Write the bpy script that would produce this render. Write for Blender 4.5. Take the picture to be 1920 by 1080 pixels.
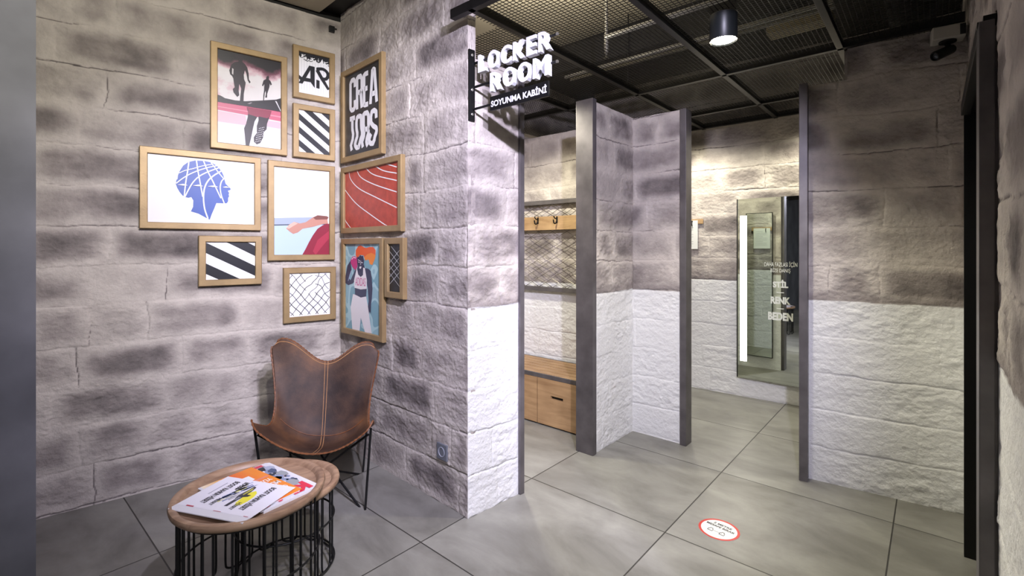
import bpy, bmesh, math, random
import numpy as np
from mathutils import Matrix, Vector
from mathutils.geometry import tessellate_polygon

for o in list(bpy.data.objects): bpy.data.objects.remove(o)
S = bpy.context.scene
COL = S.collection

# ------------------------------------------------------------------ camera
EYE, FOC, HOR = 1.33, 902.0, 464.0        # eye height, focal length and horizon row of the 1920x1080 frame
cam = bpy.data.cameras.new('camera'); camo = bpy.data.objects.new('camera', cam); COL.objects.link(camo)
camo.location = (0, 0, EYE); camo.rotation_euler = (math.pi/2, 0, 0)
cam.sensor_width = 36; cam.lens = FOC/1920*36; cam.shift_y = (HOR-540)/1920; cam.clip_start = .02
S.camera = camo

# ------------------------------------------------------------------ world, exposure, lamps
S.view_settings.view_transform = 'Standard'; S.view_settings.look = 'None'
S.view_settings.gamma = 1; S.view_settings.use_curve_mapping = False
S.view_settings.exposure = 0.0
w = bpy.data.worlds.new('world'); S.world = w; w.use_nodes = True
w.node_tree.nodes['Background'].inputs[0].default_value = (.75, .78, .9, 1)
w.node_tree.nodes['Background'].inputs[1].default_value = .25

def spot(name, loc, target, power, color, angle=70, blend=.5, radius=.03):
    l = bpy.data.lights.new(name, 'SPOT'); l.energy = power; l.color = color
    l.spot_size = math.radians(angle); l.spot_blend = blend; l.shadow_soft_size = radius
    o = bpy.data.objects.new(name, l); COL.objects.link(o); o.location = loc
    o.rotation_euler = (Vector(target)-Vector(loc)).to_track_quat('-Z', 'Y').to_euler(); return o
def area(name, loc, rot, sx, sy, power, color):
    l = bpy.data.lights.new(name, 'AREA'); l.shape = 'RECTANGLE'; l.size = sx; l.size_y = sy; l.energy = power; l.color = color
    o = bpy.data.objects.new(name, l); COL.objects.link(o); o.location = loc; o.rotation_euler = rot; return o
COOL, NEUT, WARM = (.80, .765, 1.0), (1, .96, .84), (1, .95, .77)
spot('track_or_fill_spot', (.42, .38, 2.42), (.15, 2.7, 1.3), 300, COOL, 80, .5)
spot('track_or_fill_spot', (1.05, .15, 2.52), (1.45, 3.0, .85), 300, COOL, 62, .35)
spot('track_or_fill_spot', (.02, .30, 2.78), (-1.75, 2.75, 2.0), 215, NEUT, 62, .8)
spot('track_or_fill_spot', (.05, .75, 2.42), (-1.0, 2.8, 1.05), 170, COOL, 75, .6)
spot('corridor_lamp', (1.0, 2.276, 2.29), (1.0, 2.276, 0), 70, WARM, 120, .6, .045)
spot('cabin_lamp', (-.05, 3.24, 2.38), (.0, 3.3, 0), 95, WARM, 155, .5, .04)
spot('cabin_lamp', (1.45, 4.15, 2.38), (1.5, 4.2, 0), 62, WARM, 155, .6, .04)
spot('cabin_lamp', (2.35, 3.6, 2.38), (2.3, 3.6, 0), 45, WARM, 155, .6, .04)
spot('track_or_fill_spot', (-1.0, 1.05, 2.82), (-1.75, 1.25, 2.15), 22, (1, .98, .95), 60, .9)  # added fill spot without a fitting, brightens the upper concrete wall
area('unseen_fill_light', (0.6, -1.9, 2.9), (0, 0, 0), 2.2, 1.4, 120, (.86, .86, 1))  # unseen fill added behind the camera to lift the overall brightness
area('plenum_fill', (.05, 2.75, 2.56), (math.pi, 0, .7), .9, .3, 18, (1, .93, .8))  # added uplight, no fitting; brightens the slab seen through the mesh

# ------------------------------------------------------------------ measuring helpers
ANG = math.radians(41.2)                  # the shop's grid (tiles, mesh ceiling, cabins) is turned by this
def W(u, v): return (math.cos(ANG)*u+math.sin(ANG)*v, -math.sin(ANG)*u+math.cos(ANG)*v)
def W3(u, v, z): return Vector((*W(u, v), z))
def on_z(x, y, z):                        # point of a horizontal plane at height z seen at a pixel of the photo
    D = FOC*(EYE-z)/(y-HOR); return Vector(((x-960)/FOC*D, D, z))
def srgb(*c):
    if len(c) == 1: c = tuple(int(c[0][i:i+2], 16) for i in (0, 2, 4))
    c = [k/255 for k in c]
    return tuple((k/12.92 if k <= .04045 else ((k+.055)/1.055)**2.4) for k in c)+(1,)

# ------------------------------------------------------------------ materials
MATS = {}
def mat(name, color=None, rough=.6, metal=0, bump=0, bscale=80, var=0, vscale=5, emit=None, estr=1, spec=.5):
    if name in MATS: return MATS[name]
    m = bpy.data.materials.new(name); m.use_nodes = True; MATS[name] = m
    nt = m.node_tree; n = nt.nodes; b = n['Principled BSDF']
    b.inputs['Roughness'].default_value = rough; b.inputs['Metallic'].default_value = metal
    b.inputs['Specular IOR Level'].default_value = spec
    if color: b.inputs['Base Color'].default_value = color
    if emit:
        b.inputs['Emission Color'].default_value = emit; b.inputs['Emission Strength'].default_value = estr
    if var or bump:
        tc = n.new('ShaderNodeTexCoord')
    if var:
        t = n.new('ShaderNodeTexNoise'); t.inputs['Scale'].default_value = vscale; t.inputs['Detail'].default_value = 6
        nt.links.new(tc.outputs['Object'], t.inputs['Vector'])
        r = n.new('ShaderNodeValToRGB'); r.color_ramp.elements[0].position = .3; r.color_ramp.elements[1].position = .7
        r.color_ramp.elements[0].color = tuple(k*(1-var) for k in color[:3])+(1,)
        r.color_ramp.elements[1].color = tuple(min(1, k*(1+var)) for k in color[:3])+(1,)
        nt.links.new(t.outputs['Fac'], r.inputs[0]); nt.links.new(r.outputs[0], b.inputs['Base Color'])
    if bump:
        t2 = n.new('ShaderNodeTexNoise'); t2.inputs['Scale'].default_value = bscale; t2.inputs['Detail'].default_value = 4
        nt.links.new(tc.outputs['Object'], t2.inputs['Vector'])
        bp = n.new('ShaderNodeBump'); bp.inputs['Strength'].default_value = bump; bp.inputs['Distance'].default_value = .004
        nt.links.new(t2.outputs['Fac'], bp.inputs['Height']); nt.links.new(bp.outputs[0], b.inputs['Normal'])
    return m

def stone_mat():
    m = bpy.data.materials.new('painted_stone'); m.use_nodes = True; MATS['stone'] = m
    nt = m.node_tree; n = nt.nodes; L = nt.links.new; b = n['Principled BSDF']
    b.inputs['Roughness'].default_value = .85; b.inputs['Specular IOR Level'].default_value = .25
    at = n.new('ShaderNodeAttribute'); at.attribute_name = 'stain'
    aw = n.new('ShaderNodeAttribute'); aw.attribute_name = 'paint'
    tc = n.new('ShaderNodeTexCoord')
    t = n.new('ShaderNodeTexNoise'); t.inputs['Scale'].default_value = 9; t.inputs['Detail'].default_value = 8; t.inputs['Roughness'].default_value = .65
    L(tc.outputs['Object'], t.inputs['Vector'])
    m1 = n.new('ShaderNodeMath'); m1.operation = 'MULTIPLY_ADD'; m1.inputs[1].default_value = .75; m1.inputs[2].default_value = -.37
    L(t.outputs['Fac'], m1.inputs[0])
    ad = n.new('ShaderNodeMath'); ad.operation = 'ADD'; ad.use_clamp = True; L(m1.outputs[0], ad.inputs[0]); L(at.outputs['Fac'], ad.inputs[1])
    r = n.new('ShaderNodeValToRGB'); e = r.color_ramp.elements
    e[0].position = 0; e[0].color = srgb(198, 190, 182); e[1].position = 1; e[1].color = srgb(46, 40, 38); k = e.new(.82); k.color = srgb(92, 86, 85)
    k = e.new(.45); k.color = srgb(146, 138, 134)
    L(ad.outputs[0], r.inputs[0])
    mx = n.new('ShaderNodeMix'); mx.data_type = 'RGBA'
    L(aw.outputs['Fac'], mx.inputs[0]); L(r.outputs[0], mx.inputs[6]); mx.inputs[7].default_value = srgb(226, 226, 224)
    L(mx.outputs[2], b.inputs['Base Color'])
    t2 = n.new('ShaderNodeTexNoise'); t2.inputs['Scale'].default_value = 55; t2.inputs['Detail'].default_value = 7; t2.inputs['Roughness'].default_value = .6
    L(tc.outputs['Object'], t2.inputs['Vector'])
    bp = n.new('ShaderNodeBump'); bp.inputs['Strength'].default_value = .75; bp.inputs['Distance'].default_value = .009
    L(t2.outputs['Fac'], bp.inputs['Height']); L(bp.outputs[0], b.inputs['Normal'])
    return m
STONE = stone_mat()

def floor_mat():
    m = bpy.data.materials.new('porcelain_tiles'); m.use_nodes = True
    nt = m.node_tree; n = nt.nodes; L = nt.links.new; b = n['Principled BSDF']
    tc = n.new('ShaderNodeTexCoord'); mp = n.new('ShaderNodeMapping'); mp.vector_type = 'POINT'
    mp.inputs['Rotation'].default_value = (0, 0, ANG)
    L(tc.outputs['Object'], mp.inputs['Vector'])
    T = .798
    br = n.new('ShaderNodeVectorMath'); br.operation = 'ADD'; br.inputs[1].default_value = (.942+T*10, -2.16+T*10, 0); L(mp.outputs[0], br.inputs[0])
    dv = n.new('ShaderNodeVectorMath'); dv.operation = 'SCALE'; dv.inputs['Scale'].default_value = 1/T; L(br.outputs[0], dv.inputs[0])
    fr = n.new('ShaderNodeVectorMath'); fr.operation = 'FRACTION'; L(dv.outputs[0], fr.inputs[0])
    flr = n.new('ShaderNodeVectorMath'); flr.operation = 'FLOOR'; L(dv.outputs[0], flr.inputs[0])
    sx = n.new('ShaderNodeSeparateXYZ'); L(fr.outputs[0], sx.inputs[0])
    def edge(o):
        a = n.new('ShaderNodeMath'); a.operation = 'SUBTRACT'; a.inputs[1].default_value = .5; L(o, a.inputs[0])
        c = n.new('ShaderNodeMath'); c.operation = 'ABSOLUTE'; L(a.outputs[0], c.inputs[0]); return c.outputs[0]
    mxm = n.new('ShaderNodeMath'); mxm.operation = 'MAXIMUM'; L(edge(sx.outputs[0]), mxm.inputs[0]); L(edge(sx.outputs[1]), mxm.inputs[1])
    gt = n.new('ShaderNodeMapRange'); gt.inputs[1].default_value = .4955; gt.inputs[2].default_value = .4975; L(mxm.outputs[0], gt.inputs[0])
    wn = n.new('ShaderNodeTexWhiteNoise'); L(flr.outputs[0], wn.inputs['Vector'])
    of = n.new('ShaderNodeVectorMath'); of.operation = 'MULTIPLY_ADD'; L(wn.outputs['Color'], of.inputs[0]); of.inputs[1].default_value = (30, 30, 30); L(mp.outputs[0], of.inputs[2])
    st = n.new('ShaderNodeMapping'); st.inputs['Scale'].default_value = (1, 1.7, 1); L(of.outputs[0], st.inputs[0])
    t = n.new('ShaderNodeTexNoise'); t.inputs['Scale'].default_value = 2.2; t.inputs['Detail'].default_value = 9; t.inputs['Roughness'].default_value = .62; t.inputs['Distortion'].default_value = .4
    L(st.outputs[0], t.inputs['Vector'])
    r = n.new('ShaderNodeValToRGB'); e = r.color_ramp.elements
    e[0].position = .28; e[0].color = srgb(104, 102, 96); e[1].position = .74; e[1].color = srgb(156, 155, 147); L(t.outputs['Fac'], r.inputs[0])
    mx = n.new('ShaderNodeMix'); mx.data_type = 'RGBA'; L(gt.outputs[0], mx.inputs[0]); L(r.outputs[0], mx.inputs[6]); mx.inputs[7].default_value = srgb(48, 46, 42)
    L(mx.outputs[2], b.inputs['Base Color'])
    rr = n.new('ShaderNodeMapRange'); rr.inputs[3].default_value = .34; rr.inputs[4].default_value = .52; L(t.outputs['Fac'], rr.inputs[0]); L(rr.outputs[0], b.inputs['Roughness'])
    bp = n.new('ShaderNodeBump'); bp.invert = True; bp.inputs['Strength'].default_value = .6; bp.inputs['Distance'].default_value = .002
    L(gt.outputs[0], bp.inputs['Height']); L(bp.outputs[0], b.inputs['Normal'])
    return m

def wood_mat(name, c1, c2, axis='X', scale=6, rough=.5, rings=False, bump=.25):
    m = bpy.data.materials.new(name); m.use_nodes = True; MATS[name] = m
    nt = m.node_tree; n = nt.nodes; L = nt.links.new; b = n['Principled BSDF']; b.inputs['Roughness'].default_value = rough
    tc = n.new('ShaderNodeTexCoord'); mp = n.new('ShaderNodeMapping')
    mp.inputs['Scale'].default_value = {'X': (.12, 1, 1), 'Y': (1, .12, 1), 'Z': (1, 1, .12)}[axis]
    L(tc.outputs['Object'], mp.inputs[0])
    t = n.new('ShaderNodeTexNoise'); t.inputs['Scale'].default_value = scale*6; t.inputs['Detail'].default_value = 8; t.inputs['Distortion'].default_value = 1.2
    L(mp.outputs[0], t.inputs['Vector'])
    t3 = n.new('ShaderNodeTexNoise'); t3.inputs['Scale'].default_value = scale; t3.inputs['Detail'].default_value = 3; L(tc.outputs['Object'], t3.inputs['Vector'])
    ad = n.new('ShaderNodeMath'); ad.operation = 'MULTIPLY_ADD'; ad.inputs[1].default_value = .5; L(t3.outputs['Fac'], ad.inputs[0])
    hf = n.new('ShaderNodeMath'); hf.operation = 'MULTIPLY'; hf.inputs[1].default_value = .5; L(t.outputs['Fac'], hf.inputs[0]); L(hf.outputs[0], ad.inputs[2])
    r = n.new('ShaderNodeValToRGB'); e = r.color_ramp.elements; e[0].position = .33; e[0].color = c1; e[1].position = .66; e[1].color = c2
    L(ad.outputs[0], r.inputs[0]); L(r.outputs[0], b.inputs['Base Color'])
    bp = n.new('ShaderNodeBump'); bp.inputs['Strength'].default_value = bump; bp.inputs['Distance'].default_value = .002
    L(t.outputs['Fac'], bp.inputs['Height']); L(bp.outputs[0], b.inputs['Normal'])
    return m

CONC = mat('smooth_concrete', srgb(98, 98, 102), .75, bump=.15, bscale=20, var=.34, vscale=3)
STEEL = mat('raw_steel', srgb(104, 100, 101), .42, .45, var=.25, vscale=9)
BLACK = mat('black_metal', srgb(20, 20, 21), .45, .3)
DARK = mat('dark_paint', srgb(26, 25, 23), .8)
CEIL = mat('ceiling_concrete', srgb(176, 168, 148), .9, bump=.2, bscale=12, var=.12, vscale=4)
GOLD = mat('brushed_gold_frame', srgb(158, 134, 96), .45, .35, bump=.1, bscale=120, var=.12, vscale=14)
WHITE = mat('white_letters', srgb(214, 214, 220), .6, spec=.3)
GALV = mat('galvanised_pipe', srgb(150, 148, 138), .4, .6, var=.2)
WOOD = wood_mat('oiled_oak', srgb(140, 110, 76), srgb(190, 158, 116), 'X', 5)
TRAY = wood_mat('tray_wood', srgb(116, 88, 68), srgb(188, 156, 126), 'X', 4, .42)
MIRR = mat('mirror_glass', srgb(215, 222, 214), .015, 1)
GLOW = mat('led_diffuser', srgb(255, 250, 235), .5, emit=(1, .95, .82, 1), estr=9)
LAMP = mat('lamp_lens', srgb(255, 250, 240), .5, emit=(1, .97, .92, 1), estr=14)

def leather_mat():
    m = bpy.data.materials.new('worn_leather'); m.use_nodes = True
    nt = m.node_tree; n = nt.nodes; L = nt.links.new; b = n['Principled BSDF']
    tc = n.new('ShaderNodeTexCoord')
    t = n.new('ShaderNodeTexNoise'); t.inputs['Scale'].default_value = 5; t.inputs['Detail'].default_value = 9; t.inputs['Roughness'].default_value = .62; L(tc.outputs['Object'], t.inputs['Vector'])
    ag = n.new('ShaderNodeAttribute'); ag.attribute_name = 'wear'
    ad = n.new('ShaderNodeMath'); ad.operation = 'ADD'; ad.use_clamp = True; L(t.outputs['Fac'], ad.inputs[0]); L(ag.outputs['Fac'], ad.inputs[1])
    r = n.new('ShaderNodeValToRGB'); e = r.color_ramp.elements
    e[0].position = .34; e[0].color = srgb(46, 33, 28); e[1].position = .92; e[1].color = srgb(136, 94, 60); k = e.new(.56); k.color = srgb(80, 58, 45)
    L(ad.outputs[0], r.inputs[0]); L(r.outputs[0], b.inputs['Base Color']); b.inputs['Roughness'].default_value = .55; b.inputs['Specular IOR Level'].default_value = .3
    t2 = n.new('ShaderNodeTexNoise'); t2.inputs['Scale'].default_value = 160; t2.inputs['Detail'].default_value = 5; L(tc.outputs['Object'], t2.inputs['Vector'])
    bp = n.new('ShaderNodeBump'); bp.inputs['Strength'].default_value = .25; bp.inputs['Distance'].default_value = .002
    L(t2.outputs['Fac'], bp.inputs['Height']); L(bp.outputs[0], b.inputs['Normal'])
    return m
LEATHER = leather_mat()
STITCH = mat('stitch_leather', srgb(120, 74, 42), .55, var=.3, vscale=40)
THREAD = mat('pale_thread', srgb(190, 140, 92), .7)

# ------------------------------------------------------------------ object helpers
INV = {}
def thing(name, label, cat, loc=(0, 0, 0), rz=0, group=None):
    o = bpy.data.objects.new(name, None); COL.objects.link(o); o.empty_display_size = .05
    o.location = loc; o.rotation_euler = (0, 0, rz); o['label'] = label; o['category'] = cat
    if group: o['group'] = group
    INV[o.name] = (Matrix.Translation(Vector(loc)) @ Matrix.Rotation(rz, 4, 'Z')).inverted()
    return o
def tag(o, label, cat, group=None):
    o['label'] = label; o['category'] = cat
    if group: o['group'] = group
    return o
class G:                                   # collects faces with material slots; build() links them as ONE mesh object
    def __init__(s): s.v = []; s.f = []; s.m = []; s.mats = []
    def slot(s, m):
        if m not in s.mats: s.mats.append(m)
        return s.mats.index(m)
    def add(s, vs, fs, m):
        b = len(s.v); k = s.slot(m); s.v += [tuple(p) for p in vs]
        for f in fs: s.f.append(tuple(i+b for i in f)); s.m.append(k)
        return s
    def box(s, a, b, m, bev=0):            # axis-aligned box from corner a to corner b
        return s.obox(Vector([(a[i]+b[i])/2 for i in range(3)]), Vector((1, 0, 0)), Vector((0, 1, 0)), Vector((0, 0, 1)), abs(b[0]-a[0]), abs(b[1]-a[1]), abs(b[2]-a[2]), m, bev)
    def obox(s, c, x, y, z, lx, ly, lz, m, bev=0):
        c, x, y, z = Vector(c), Vector(x), Vector(y), Vector(z)
        if bev:
            bm = bmesh.new(); bmesh.ops.create_cube(bm, size=1)
            for q in bm.verts: q.co = Vector((q.co.x*lx, q.co.y*ly, q.co.z*lz))
            bmesh.ops.bevel(bm, geom=list(bm.edges), offset=bev, segments=2, affect='EDGES', profile=.6)
            bm.verts.index_update()
            vs = [c+x*q.co.x+y*q.co.y+z*q.co.z for q in bm.verts]; fs = [[q.index for q in f.verts] for f in bm.faces]; bm.free()
            return s.add(vs, fs, m)
        vs = [c+x*(lx/2*i)+y*(ly/2*j)+z*(lz/2*k) for i in (-1, 1) for j in (-1, 1) for k in (-1, 1)]
        return s.add(vs, [(0, 1, 3, 2), (4, 6, 7, 5), (0, 4, 5, 1), (2, 3, 7, 6), (0, 2, 6, 4), (1, 5, 7, 3)], m)
    def tube(s, pts, r, m, n=8, closed=False):
        pts = [Vector(p) for p in pts]; N = len(pts); rings = []; up = None
        for i, p in enumerate(pts):
            if closed: d = pts[(i+1) % N]-pts[i-1]
            else: d = (pts[min(i+1, N-1)]-pts[max(i-1, 0)])
            d.normalize()
            if up is None:
                up = d.orthogonal().normalized()
            up = (up-d*up.dot(d)); up = up.normalized() if up.length > 1e-6 else d.orthogonal().normalized()
            q = d.cross(up); rr = r[i] if isinstance(r, (list, tuple)) else r
            rings.append([p+up*math.cos(2*math.pi*k/n)*rr+q*math.sin(2*math.pi*k/n)*rr for k in range(n)])
        vs = [q for rg in rings for q in rg]; fs = []
        for i in range(N if closed else N-1):
            j = (i+1) % N
            for k in range(n): fs.append((i*n+k, i*n+(k+1) % n, j*n+(k+1) % n, j*n+k))
        if not closed: fs.append(tuple(range(n-1, -1, -1))); fs.append(tuple((N-1)*n+k for k in range(n)))
        return s.add(vs, fs, m)
    def lathe(s, c, prof, m, n=48, ax=None, x=None):     # profile of (radius, height) about an axis
        c = Vector(c); ax = Vector(ax or (0, 0, 1)).normalized(); x = ax.orthogonal().normalized() if x is None else x; y = ax.cross(x)
        vs = [c+ax*h+(x*math.cos(2*math.pi*k/n)+y*math.sin(2*math.pi*k/n))*r for r, h in prof for k in range(n)]
        fs = [(i*n+k, i*n+(k+1) % n, (i+1)*n+(k+1) % n, (i+1)*n+k) for i in range(len(prof)-1) for k in range(n)]
        if prof[0][0] > 1e-5: fs.append(tuple(range(n-1, -1, -1)))
        if prof[-1][0] > 1e-5: fs.append(tuple((len(prof)-1)*n+k for k in range(n)))
        return s.add(vs, fs, m)
    def poly(s, P, m):                     # flat concave polygon of 3D points
        P = [Vector(p) for p in P]
        return s.add(P, [tuple(t) for t in tessellate_polygon([P])], m)
    def build(s, name, parent=None, smooth=False, label=None):
        me = bpy.data.meshes.new(name); vs = s.v
        if parent is not None:
            M = INV[parent.name]; vs = [tuple(M @ Vector(p)) for p in vs]
        me.from_pydata(vs, [], s.f); me.polygons.foreach_set('material_index', s.m)
        for m in s.mats: me.materials.append(m)
        bm = bmesh.new(); bm.from_mesh(me)
        if not getattr(s, 'flat', False): bmesh.ops.recalc_face_normals(bm, faces=list(bm.faces))
        bm.to_mesh(me); bm.free()
        if smooth:
            me.polygons.foreach_set('use_smooth', [True]*len(me.polygons)); me.set_sharp_from_angle(angle=math.radians(40))
        me.update(); o = bpy.data.objects.new(name, me); COL.objects.link(o)
        if parent is not None: o.parent = parent; INV[o.name] = INV[parent.name]
        if label: o['label'] = label
        return o
def struct(o): o['kind'] = 'structure'; return o
def bez(P, n=8):                           # smooth Catmull-Rom through points
    P = [Vector(p) for p in P]; Q = [P[0]*2-P[1]]+P+[P[-1]*2-P[-2]]; out = []
    for i in range(1, len(Q)-2):
        for k in range(n):
            t = k/n; a, b, c, d = Q[i-1:i+3]
            out.append(.5*((2*b)+(c-a)*t+(2*a-5*b+4*c-d)*t*t+(3*b-a-3*c+d)*t**3))
    return out+[P[-1]]
def text_geo(s, size=1, extrude=0, offset=0, bold=0):   # glyph outline mesh centred on x, baseline at 0; cap height = size
    c = bpy.data.curves.new('t', 'FONT'); c.body = s; c.size = 1; c.extrude = 0; c.offset = bold; c.resolution_u = 4; c.fill_mode = 'FRONT' if not extrude else 'BOTH'
    c.extrude = extrude; o = bpy.data.objects.new('t', c); COL.objects.link(o)
    me = bpy.data.meshes.new_from_object(o.evaluated_get(bpy.context.evaluated_depsgraph_get()))
    vs = [Vector(v.co) for v in me.vertices]; fs = [tuple(p.vertices) for p in me.polygons]
    bpy.data.objects.remove(o); bpy.data.meshes.remove(me); bpy.data.curves.remove(c)
    return vs, fs
def fit_text(g, s, O, X, Y, N, w, h, m, bold=.01, depth=0, hy=None):
    # writes s into the rectangle with lower left O, width w along X, height h along Y, facing N
    vs, fs = text_geo(s, bold=bold, extrude=(.5 if depth else 0))
    x0 = min(v.x for v in vs); x1 = max(v.x for v in vs); y0 = min(v.y for v in vs); y1 = max(v.y for v in vs)
    O, X, Y, N = map(Vector, (O, X, Y, N))
    P = [O+X*((v.x-x0)/(x1-x0)*w)+Y*((v.y-y0)/(y1-y0)*h)+N*(v.z*depth) for v in vs]
    g.add(P, fs, m)

# ------------------------------------------------------------------ stone walls
rngs = np.random.RandomState(7); TAB = rngs.rand(256, 256)
def vnoise(x, y, sd=0):
    x = x+sd*17.31; y = y+sd*9.77; xi = np.floor(x).astype(int); yi = np.floor(y).astype(int); fx = x-xi; fy = y-yi
    fx = fx*fx*(3-2*fx); fy = fy*fy*(3-2*fy); g = lambda a, b: TAB[a & 255, b & 255]
    return (g(xi, yi)*(1-fx)*(1-fy)+g(xi+1, yi)*fx*(1-fy)+g(xi, yi+1)*(1-fx)*fy+g(xi+1, yi+1)*fx*fy)*2-1
def fbm(x, y, sd=0, o=4):
    r = 0; a = 1; t = 0
    for i in range(o): r = r+a*vnoise(x*2**i, y*2**i, sd+i*3); t += a; a *= .5
    return r/t
def sstep(a, b, x): t = np.clip((x-a)/(b-a), 0, 1); return t*t*(3-2*t)
COURSE = .2055
def relief(s, z, seed, paint_top):
    R = np.random.RandomState(seed)
    zz = z+.022*fbm(s*2.6, z*2.2, seed)+.008*fbm(s*12, z*12, seed+5)+.003*fbm(s*45, z*45, seed+7)
    ss = s+.018*fbm(s*3+9, z*4, seed+1)+.010*fbm(s*9, z*14, seed+6)+.003*fbm(s*45, z*45, seed+9)
    k = np.clip(np.floor(zz/COURSE).astype(int), 0, 15); fz = zz-k*COURSE
    top = COURSE-fz
    ds = np.full(s.shape, 9.); bid = np.zeros(s.shape, int); cx = np.zeros(s.shape); hw = np.ones(s.shape)*.3; js = np.ones(s.shape)
    for c in range(16):
        m = k == c
        if not m.any(): continue
        e = [-.3-R.rand()*.35]
        while e[-1] < s.max()+.6: e.append(e[-1]+R.choice([.16, .28, .36, .42, .5])+R.rand()*.08)
        e = np.array(e); i = np.clip(np.searchsorted(e, ss[m])-1, 0, len(e)-2)
        dl = ss[m]-e[i]; dr = e[i+1]-ss[m]; ds[m] = np.minimum(dl, dr); bid[m] = c*37+i; cx[m] = (e[i]+e[i+1])/2; hw[m] = (e[i+1]-e[i])/2
        st = R.rand(len(e)+1)*.6+.4; js[m] = np.where(dl < dr, st[i], st[i+1])
    rb = np.random.RandomState(seed+99).rand(1000, 4)[bid % 1000]
    dz = np.minimum(fz, top)
    jn = np.clip(.55+1.1*fbm(s*2.2, z*5, seed+11), .12, 1.3)
    crack = np.maximum(np.exp(-(dz/.0036)**2)*jn, .9*np.exp(-(ds/.0034)**2)*js*np.clip(.4+fbm(s*5, z*3, seed+12), 0, 1.2))
    d = np.minimum(dz, ds)
    chis = fbm(s*9+z*5, z*22-s*6, seed+20, 4); rock = np.abs(fbm(s*13, z*17, seed+21, 4))
    rough = .35+.9*rb[..., 2]
    h = .0014*sstep(0, .03, d)+(rb[..., 1]-.5)*.0055*sstep(0, .005, d)+.0062*chis*rough-.0072*rock*rough*sstep(.01, .05, d)+.0030*fbm(s*34+z*20, z*60, seed+22, 3)*rough
    h = h+.0035*fbm(s*2.5, z*2.5, seed+8)-.0065*crack
    # airbrushed darker middles of the blocks
    ctr = sstep(-.005, .07, dz)*sstep(-.03, .10, ds)
    bl = .5+.9*fbm((s-cx)*3.2+rb[..., 0]*40, z*7+rb[..., 1]*30, seed+30, 3)
    stain = np.clip(ctr*(bl*.75+.34)*(.45+.7*rb[..., 3]), 0, 1)*.66+.10*np.clip(fbm(s*2.2, z*4, seed+33), 0, 1)+.75*sstep(.3, .8, crack)
    paint = np.zeros(s.shape)
    if paint_top:
        pt = paint_top+.006*fbm(s*14, z*0, seed+40)+.008*fbm(s*3, z*0, seed+41)
        paint = sstep(-.003, .003, pt-z); h = np.where(paint > .5, h*.8, h); stain = np.where(z-pt < .10, np.maximum(stain, .42*sstep(.10, .02, z-pt)), stain)
    return h, stain, paint

def stone_wall(name, P0, P1, z1, paint=0, seed=1, thick=.1, res=.0045, ztop=None, fade=(.02, .02), wob=(0, 0), body=True, z0=0, zoff=0):
    """front face seen from the room on the right-hand side of P0->P1"""
    P0 = np.array(P0[:2], float); P1 = np.array(P1[:2], float); Ln = np.linalg.norm(P1-P0); d = (P1-P0)/Ln; nr = np.array([d[1], -d[0]])
    ns = int(Ln/res)+2; nz = int((z1-z0)/res)+2
    s, z = np.meshgrid(np.linspace(0, Ln, ns), np.linspace(z0, z1, nz), indexing='ij')
    h, stain, pnt = relief(s, z+zoff, seed, paint)
    f = np.ones_like(s)
    if fade[0]: f *= sstep(0, fade[0], s)
    if fade[1]: f *= sstep(0, fade[1], Ln-s)
    h = h*f
    wz = .006*fbm(z*5, z*0, 77)+.003*fbm(z*22, z*0, 78)
    X = P0[0]+d[0]*s+nr[0]*h; Y = P0[1]+d[1]*s+nr[1]*h
    for e, (wx, wy) in enumerate(WOB.get(k, (0, 0)) for k in wob):
        g = np.exp(-((s if e == 0 else Ln-s)/.02)**2)*wz; X = X+g*wx; Y = Y+g*wy
    idx = np.arange(ns*nz).reshape(ns, nz)
    q = np.stack([idx[:-1, :-1], idx[1:, :-1], idx[1:, 1:], idx[:-1, 1:]], -1).reshape(-1, 4)
    if ztop is not None:
        zc = (z[:-1, :-1]+z[1:, 1:])/2; sc = (s[:-1, :-1]+s[1:, 1:])/2
        q = q[(zc < ztop(sc)).reshape(-1)]
    V = np.stack([X, Y, z], -1).reshape(-1, 3); nf = len(V)
    bv = []; bq = []
    if body:
        segs = body if isinstance(body, list) else [(0, Ln, z1)]
        for a, b_, zt in segs:
            for ss in (a, b_):
                for t in (.022, thick):
                    for zz in (z0, zt): bv.append((P0[0]+d[0]*ss-nr[0]*t, P0[1]+d[1]*ss-nr[1]*t, zz))
            o = nf+len(bv)-8
            bq += [(o, o+1, o+3, o+2), (o+4, o+6, o+7, o+5), (o, o+4, o+5, o+1), (o+2, o+3, o+7, o+6), (o, o+2, o+6, o+4), (o+1, o+5, o+7, o+3)]
        V = np.vstack([V, np.array(bv)]); q = np.vstack([q, np.array(bq)])
    me = bpy.data.meshes.new(name); me.vertices.add(len(V)); me.vertices.foreach_set('co', V.astype(np.float32).ravel())
    me.loops.add(len(q)*4); me.loops.foreach_set('vertex_index', q.astype(np.int32).ravel())
    me.polygons.add(len(q)); me.polygons.foreach_set('loop_start', np.arange(0, len(q)*4, 4, dtype=np.int32)); me.polygons.foreach_set('loop_total', np.full(len(q), 4, dtype=np.int32))
    me.update(calc_edges=True)
    pad = np.zeros(len(V)-nf)
    bz = np.array([b[2] for b in bv]) if bv else pad
    for nm, a, pv in (('stain', stain, pad+.3), ('paint', pnt, (bz < .01)*0.)):
        at = me.attributes.new(nm, 'FLOAT', 'POINT'); at.data.foreach_set('value', np.concatenate([a.ravel(), pv]).astype(np.float32))
    sm = np.zeros(len(q), bool); sm[:len(q)-len(bq)] = True; me.polygons.foreach_set('use_smooth', sm)
    me.materials.append(STONE); o = bpy.data.objects.new(name, me); COL.objects.link(o); return struct(o)

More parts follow.
